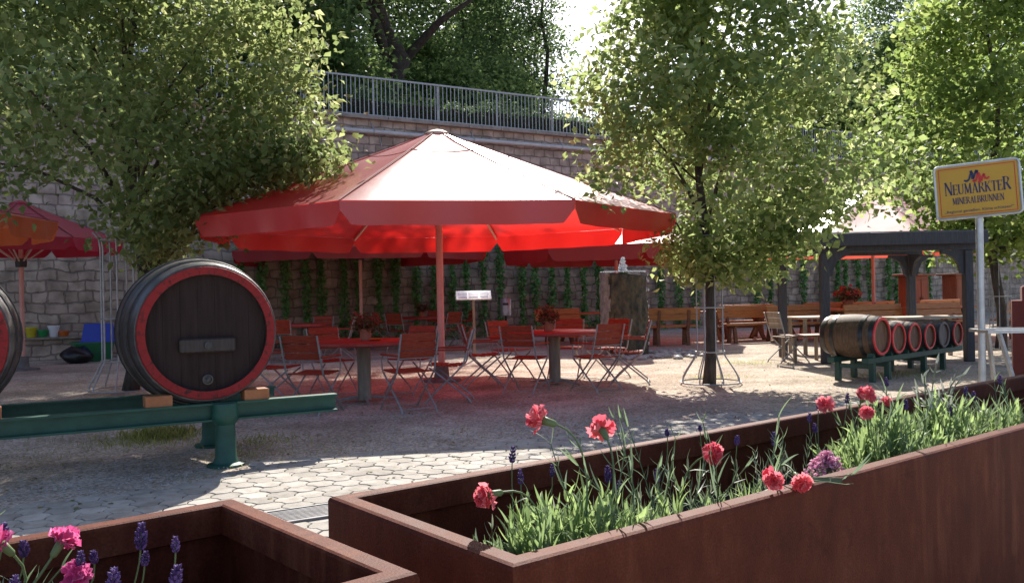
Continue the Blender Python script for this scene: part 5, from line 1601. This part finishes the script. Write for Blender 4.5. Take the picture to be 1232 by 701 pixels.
def shoot(bl, rd, p, d, L, leafL, leafW, tint, pairs, stems, r=.0016):
    d = Vector(d).normalized(); q = Vector(p); pts = [q.copy()]; wob = rv(rd) * .18
    for i in range(pairs):
        d = (d + wob * (1 / pairs) + Vector((0, 0, .05))).normalized(); q = q + d * (L / pairs); pts.append(q.copy())
        sd = d.cross(rv(rd)).normalized()
        for sg in (-1, 1):
            ld_ = (d * rd.uniform(.8, 1.3) + sd * sg * rd.uniform(.3, .8)).normalized()
            k = 1 - .35 * abs(i / pairs - .55)
            bl.add(q, ld_, d.cross(sd), leafL * rd.uniform(.6, 1.2) * k, leafW * rd.uniform(.7, 1.2), rd.uniform(.0, .9), min(1, max(0, tint + rd.gauss(0, .16))))
    stems.tube(pts, r, 4, cap=False, tint=min(1, max(0, tint)))


def carnation_flower(parent, mname, rd, c, d, size):
    """layered ruffled petals around the direction d, with calyx"""
    d = Vector(d).normalized(); x = d.orthogonal().normalized(); y = d.cross(x)
    V = []; Q = []; T = []
    for layer, (n, rr, tilt) in enumerate(((7, 1.0, .05), (7, .92, .36), (6, .74, .72), (4, .52, 1.1))):
        for k in range(n):
            a = 2 * PI * (k + rd.uniform(-.25, .25)) / n + layer; t = tilt + rd.uniform(-.30, .26)
            out = x * math.cos(a) + y * math.sin(a); tang = d.cross(out)
            axis_ = out * math.cos(t) + d * math.sin(t); L = size * .5 * rr * rd.uniform(.78, 1.2); nrm = axis_.cross(tang)
            o = len(V); N = 6; tn = rd.uniform(0, 1)
            b = c + d * (.006 * layer * size / .06)
            for j, (f, wf) in enumerate(((.1, .12), (.5, .5), (.85, .92), (1.0, .95))):
                for s in range(N + 1):
                    g = s / N * 2 - 1
                    ruff = (.14 * math.sin(s * 2.9 + k * 1.7 + layer) + rd.uniform(-.045, .045)) * f * L * 1.5 if j >= 2 else 0
                    ln = f + ((.10 if s % 2 else -.05) + rd.uniform(-.03, .03) if j == 3 else 0) - .12 * g * g * f
                    V.append((b + axis_ * (L * ln) + tang * (g * L * wf * .62) + nrm * ruff + d * (.15 * L * f * f))[:])
            for j in range(3):
                for s in range(N):
                    a_ = o + j * (N + 1) + s; Q += [a_, a_ + 1, a_ + N + 2, a_, a_ + N + 2, a_ + N + 1]; T += [min(1, max(0, tn + (.12 if j == 2 else 0))), tn]
    me = tri_mesh('flower', np.array(V), np.array(Q), np.array(T))
    f = link('flower', me, mname, parent)
    return f


def calyx(mb, c, d, size):
    d = Vector(d).normalized(); x = d.orthogonal().normalized(); y = d.cross(x)
    k = size / .06
    mb.lathe([(.003 * k, -.034 * k), (.0075 * k, -.028 * k), (.009 * k, -.012 * k), (.0105 * k, .003 * k)], 9, (x, y, d), c, tint=.6)


def bez(a, b, c, n=8): return [a * ((1 - t) ** 2) + b * (2 * t * (1 - t)) + c * (t * t) for t in [i / n for i in range(n + 1)]]


def plant(name, label, cat, base, group=None): return thing(name, label, cat, base, 0, group)


SOIL = RIM - .225
def pl(u, v, z=SOIL): q = Pn + d1 * u + d2 * v; return Vector((q.x, q.y, z))
def pe(u, v, z=SOIL): q = B0 + e1 * -u + e2 * v; return Vector((q.x, q.y, z))


def carnation_plant(label, center, spread, n, flowers, seed, petal='carn_red', hmin=.16, hmax=.30, lw=.0085, tall=0, axis_u=None):
    """flowers: [(point, facing, size)] in world space"""
    rd = random.Random(seed); root = plant('carnation_plant', label, 'flowering plant', center, 'carnation plants in the planters')
    bl = Blades(); stems = MB()
    au = axis_u or d1; av = Vector((-au.y, au.x, 0))
    for i in range(n):
        a, b = rd.gauss(0, 1) * spread[0] * .5, rd.gauss(0, 1) * spread[1] * .5
        a = max(-spread[0], min(spread[0], a)); b = max(-spread[1], min(spread[1], b))
        p = au * a + av * b
        d = Vector((0, 0, 1)) + p * 1.4 + rv(rd) * .22
        edge = 1 - .5 * min(1, (a / spread[0]) ** 2 + (b / spread[1]) ** 2)
        shoot(bl, rd, p, d, rd.uniform(hmin, hmax) * edge, rd.uniform(.055, .085), lw, rd.uniform(.35, .95), rd.randint(7, 10), stems)
    for i in range(tall):   # longer grey flower stalks without a bloom, with buds
        a, b = rd.gauss(0, 1) * spread[0] * .6, rd.gauss(0, 1) * spread[1] * .6
        p = au * a + av * b; d = Vector((0, 0, 1)) + rv(rd) * .5 + av * rd.uniform(0, .3) + au * .15
        shoot(bl, rd, p, d, rd.uniform(.30, .42), rd.uniform(.05, .10), .006, rd.uniform(0, .3), 7, stems, .0018)
    cf = (Vector(center), Pn, d1, d2, PW) if axis_u is None else (Vector(center), Vector((orig.x, orig.y, 0)), e1, e2, LW)
    bl.V = confine(bl.V, *cf); stems.v = confine(stems.v, *cf)
    link('foliage', bl.mesh('foliage'), 'blade', root)
    stems.build('stems', 'stemgreen', root, tint=True)
    for (c, d, size) in flowers:
        c = Vector(c) - Vector(center); d = Vector(d).normalized()
        fs = MB(); bl2 = Blades(); b0 = Vector((c.x * .35 + rd.uniform(-.03, .03), c.y * .35 + rd.uniform(-.03, .03), .02))
        neck = c - d * (.034 * size / .06)
        mid = (b0 + neck) / 2 + Vector((0, 0, .05)) - d * .06
        path = bez(b0, neck - d * .13 + Vector((0, 0, .0)), neck, 10); fs.tube(path, .0024, 6, cap=False, tint=.5); calyx(fs, c, d, size)
        for k in (3, 5, 7):
            tang = (path[k + 1] - path[k]).normalized(); sdv = tang.cross(rv(rd)).normalized()
            for sg in (-1, 1): bl2.add(path[k], tang * .8 + sdv * sg * .7, tang.cross(sdv), rd.uniform(.05, .08), .006, rd.uniform(.3, 1.2), rd.uniform(0, .4))
        so_ = fs.build('flower_stem', 'stemgreen', root, smooth='all', tint=True)
        link('stem_leaves', bl2.mesh('stem_leaves'), 'blade', so_)
        carnation_flower(so_, petal, rd, c, d, size)
    return root


def lavender(label, center, spikes, seed, n=26, spread=.08, h=.2):
    """spikes: [(tip point, length, radius)] in world space"""
    rd = random.Random(seed); root = plant('lavender_plant', label, 'flowering plant', center, 'lavender plants in the planters')
    bl = Blades(); stems = MB()
    for i in range(int(n * .6)):
        p = Vector((rd.gauss(0, spread), rd.gauss(0, spread), 0)); shoot(bl, rd, p, Vector((0, 0, 1)) + rv(rd) * .35, rd.uniform(.6, 1.1) * h, .05, .0045, rd.uniform(0, 1), 7, stems, .0014)
    cf = (Vector(center), Pn, d1, d2, PW) if (Vector(center) - Pn).dot(d1) > 0 else (Vector(center), Vector((orig.x, orig.y, 0)), e1, e2, LW)
    bl.V = confine(bl.V, *cf); stems.v = confine(stems.v, *cf)
    link('foliage', bl.mesh('foliage'), 'grey_blade', root); stems.build('stems', 'stemgreen', root, tint=True)
    for (tip, L, r) in spikes:
        tip = Vector(tip) - Vector(center); b0 = Vector((tip.x * .5 + rd.uniform(-.03, .03), tip.y * .5 + rd.uniform(-.03, .03), .03)); d = Vector((rd.uniform(-.12, .12), rd.uniform(-.1, .1), 1)).normalized()
        ms_ = MB(); q0 = tip - d * L; ms_.tube(bez(b0, q0 - d * .1, q0, 8) + [tip - d * L * .2], .0015, 5, cap=False, tint=.4)
        sob = ms_.build('stalk', 'stemgreen', root, tint=True)
        mb = MB(); x = d.orthogonal().normalized(); y = d.cross(x); NZ_ = max(5, int(L / .0062))
        for i in range(NZ_):
            t = i / (NZ_ - 1); rr = r * (.75 + .5 * math.sin(PI * min(1, t * .95 + .1))) * (1 - .55 * t ** 3)
            for k in range(6):
                a = 2 * PI * k / 6 + i * .55 + rd.uniform(-.2, .2); out = x * math.cos(a) + y * math.sin(a); c = q0 + d * (L * t) + out * rr * .62
                dd = (out * .8 + d).normalized(); xx = dd.orthogonal().normalized(); yy = dd.cross(xx); s_b = .0042 * (r / .007) * rd.uniform(.8, 1.2)
                mb.lathe([(0, -s_b), (s_b * .62, -s_b * .2), (s_b * .55, s_b * .7), (0, s_b * 1.5)], 5, (xx, yy, dd), c, tint=rd.uniform(0, 1))
        mb.build('flower_spike', 'laven', sob, tint=True)
    return root


up = Vector((0, 0, 1))
# long planter, left clump
c1 = pl(.34, .21); c2 = pl(.74, .24); c3 = pl(1.06, .26)
carnation_plant('leftmost carnation plant of the long planter, with two tall coral blooms', c1, (.22, .14), 110,
                [(P(653, 505, 2.10), (-.75, .1, .25), .066), (P(589, 595, 1.93), (-.9, -.35, -.1), .058), (P(725, 517, 2.22), (-.2, .75, .45), .064)], 1, hmin=.18, hmax=.29, lw=.0115, tall=4)
carnation_plant('middle carnation plant of the long planter with one red bloom half hidden by grey stalks', c2, (.14, .12), 24, [(P(856, 545, 2.42), (.45, -.6, .35), .055)], 2, hmin=.13, hmax=.22, lw=.0105, tall=9)
carnation_plant('carnation plant of the long planter with two red blooms drooping over the front rim', c3, (.12, .12), 12, [(P(932, 574, 2.23), (-.35, -.9, -.25), .055), (P(962, 577, 2.28), (.2, -.8, -.5), .052)], 3, hmin=.11, hmax=.18, tall=8)
# right clump
c4 = pl(1.92, .26); c5 = pl(2.40, .28); c6 = pl(2.95, .32)
carnation_plant('carnation plant at the left of the far clump with a red bud and red blooms', c4, (.24, .16), 115, [(P(994, 488, 2.95), (-.6, -.5, .5), .055), (P(1040, 476, 3.05), (.1, -.6, .7), .062), (P(1043, 496, 2.95), (-.3, -.8, .3), .045)], 4, hmin=.20, hmax=.33, lw=.0115, tall=6)
carnation_plant('carnation plant without open blooms in the middle of the far clump', c5, (.24, .16), 90, [(P(1066, 484, 3.1), (.3, -.7, .5), .035)], 5, hmin=.20, hmax=.32, lw=.0115, tall=7)
carnation_plant('carnation plant of mostly grey stalks at the far right of the long planter', c6, (.26, .15), 60, [], 6, hmin=.16, hmax=.27, lw=.010, tall=14)
# lavender in the long planter
lavender('lavender with one tall dark spike at the left end of the long planter', pl(.22, .32), [(P(617, 539, 2.2), .034, .0075), (P(626, 566, 2.15), .03, .007), (P(664, 560, 2.3), .026, .006)], 11, 18)
lavender('lavender with dark spikes between the left carnation plants of the long planter', pl(.62, .36), [(P(731, 562, 2.3), .038, .008), (P(802, 517, 2.6), .016, .006), (P(745, 580, 2.25), .03, .007)], 12, 22)
lavender('lavender with spikes rising against the dark inside of the long planter', pl(1.15, .40), [(P(887, 525, 2.55), .022, .007), (P(931, 521, 2.7), .036, .008), (P(842, 512, 2.6), .014, .005), (P(790, 565, 2.4), .03, .007)], 13, 24)
lavender('lavender with short spikes at the left side of the far clump', pl(1.62, .36), [(P(974, 498, 2.95), .026, .0065), (P(980, 510, 2.9), .026, .007), (P(985, 486, 3.05), .02, .006), (P(1020, 474, 3.1), .03, .007), (P(1066, 455, 3.25), .026, .007)], 14, 22)
lavender('lavender with several purple spikes at the far right of the long planter', pl(2.95, .40), [(P(1162, 466, 3.55), .03, .008), (P(1171, 472, 3.5), .03, .008), (P(1142, 488, 3.35), .036, .009), (P(1203, 452, 3.7), .034, .008), (P(1090, 482, 3.3), .03, .008)], 15, 30)


def mound(label, center, spread, h, n, seed):
    rng = np.random.default_rng(seed); o = plant('thyme_mound', label, 'flowering plant', center, 'pink flowering mounds in the long planter')
    m_ = n * 4

    def spots(k):
        a = rng.uniform(0, 6.28, k); r = np.minimum(np.abs(rng.normal(size=k)) * spread * .55, spread * 1.1)
        f, g = r * np.cos(a) * 1.2, np.clip(r * np.sin(a), -.10, .3)
        return np.stack([f * d1.x + g * d2.x, f * d1.y + g * d2.y], 1)
    x = spots(m_); z = h * np.exp(-(x[:, 0] ** 2 + x[:, 1] ** 2) / (spread * .8) ** 2) * rng.uniform(.3, 1, m_)
    V, q, t = leaves_mesh('f', np.stack([x[:, 0], x[:, 1], z], 1), np.full(m_, .02), rng, width=.5, droop=-.3); link('foliage', tri_mesh('foliage', V, q, t), 'grey_blade', o)
    x = spots(n); z = h * np.exp(-(x[:, 0] ** 2 + x[:, 1] ** 2) / (spread * .8) ** 2) * rng.uniform(.9, 1.15, n)
    idx = np.repeat(np.arange(n), 6); c = np.stack([x[:, 0], x[:, 1], z], 1)[idx] + rng.normal(size=(n * 6, 3)) * .003
    V, q, t = leaves_mesh('f', c, np.full(n * 6, .011), rng, width=.9, droop=-.2); link('blossom', tri_mesh('blossom', V, q, t), 'thyme', o)
    return o


mound('mound of tiny pink blossoms between the two carnation clumps of the long planter', pl(1.42, .20, SOIL + .06), .12, .155, 210, 31)
mound('mound of tiny mauve blossoms at the right end of the long planter', pl(3.35, .2, SOIL), .2, .22, 300, 32)
# silver-leaved plant standing out against the pavers
rd = random.Random(41); sc = pl(2.55, .44); o = plant('silver_plant', 'tall silvery white leaved plant rising above the far clump of the long planter', 'plant', sc)
bl = Blades(); stm = MB()
for (px, py, D_) in ((1127, 436, 3.35), (1150, 455, 3.35), (1112, 452, 3.3), (1135, 470, 3.3), (1158, 452, 3.4), (1120, 478, 3.25), (1104, 470, 3.3), (1145, 486, 3.3)):
    tip = P(px, py, D_) - sc; path = bez(Vector((rd.uniform(-.03, .03), rd.uniform(-.03, .03), .02)), Vector((tip.x * .4, tip.y * .4, tip.z * .7)), tip, 7); stm.tube(path, .0026, 5, cap=False, tint=.6)
    for k in range(2, 8):
        tg = (path[min(k + 1, 7)] - path[k - 1]).normalized(); sdv = tg.cross(rv(rd)).normalized()
        for sg in (-1, 1): bl.add(path[k], tg * .9 + sdv * sg * .8, tg.cross(sdv), rd.uniform(.03, .055), .010, rd.uniform(.1, 1.0), rd.uniform(0, 1))
link('foliage', bl.mesh('foliage'), 'silver', o); stm.build('stems', 'silver', o, tint=True)

# left planter
q1 = pe(.95, .42); q2 = pe(.55, .45)
carnation_plant('carnation plant with bright pink blooms in the lower left planter', q1, (.16, .14), 70,
                [(P(74, 652, 1.50), (.25, .35, .55), .05), (P(2, 655, 1.45), (-.3, -.3, .5), .05), (P(92, 692, 1.45), (.3, -.6, .3), .045)], 21, 'carn_pink', hmin=.20, hmax=.33, lw=.010, tall=12, axis_u=e1)
lavender('lavender with slim purple spikes at the left edge of the lower left planter', pe(1.12, .36), [(P(5, 632, 1.5), .03, .008), (P(28, 652, 1.5), .022, .0075), (P(97, 665, 1.45), .024, .0065), (P(112, 664, 1.5), .018, .006), (P(18, 694, 1.4), .026, .007)], 22, 24, .07, .24)
lavender('lavender with tall purple spikes against the dark inside of the lower left planter', pe(.62, .40), [(P(170, 632, 1.52), .038, .0085), (P(211, 647, 1.5), .022, .006), (P(175, 665, 1.5), .02, .006), (P(213, 683, 1.46), .03, .009), (P(137, 687, 1.42), .03, .009)], 23, 26, .07, .22)
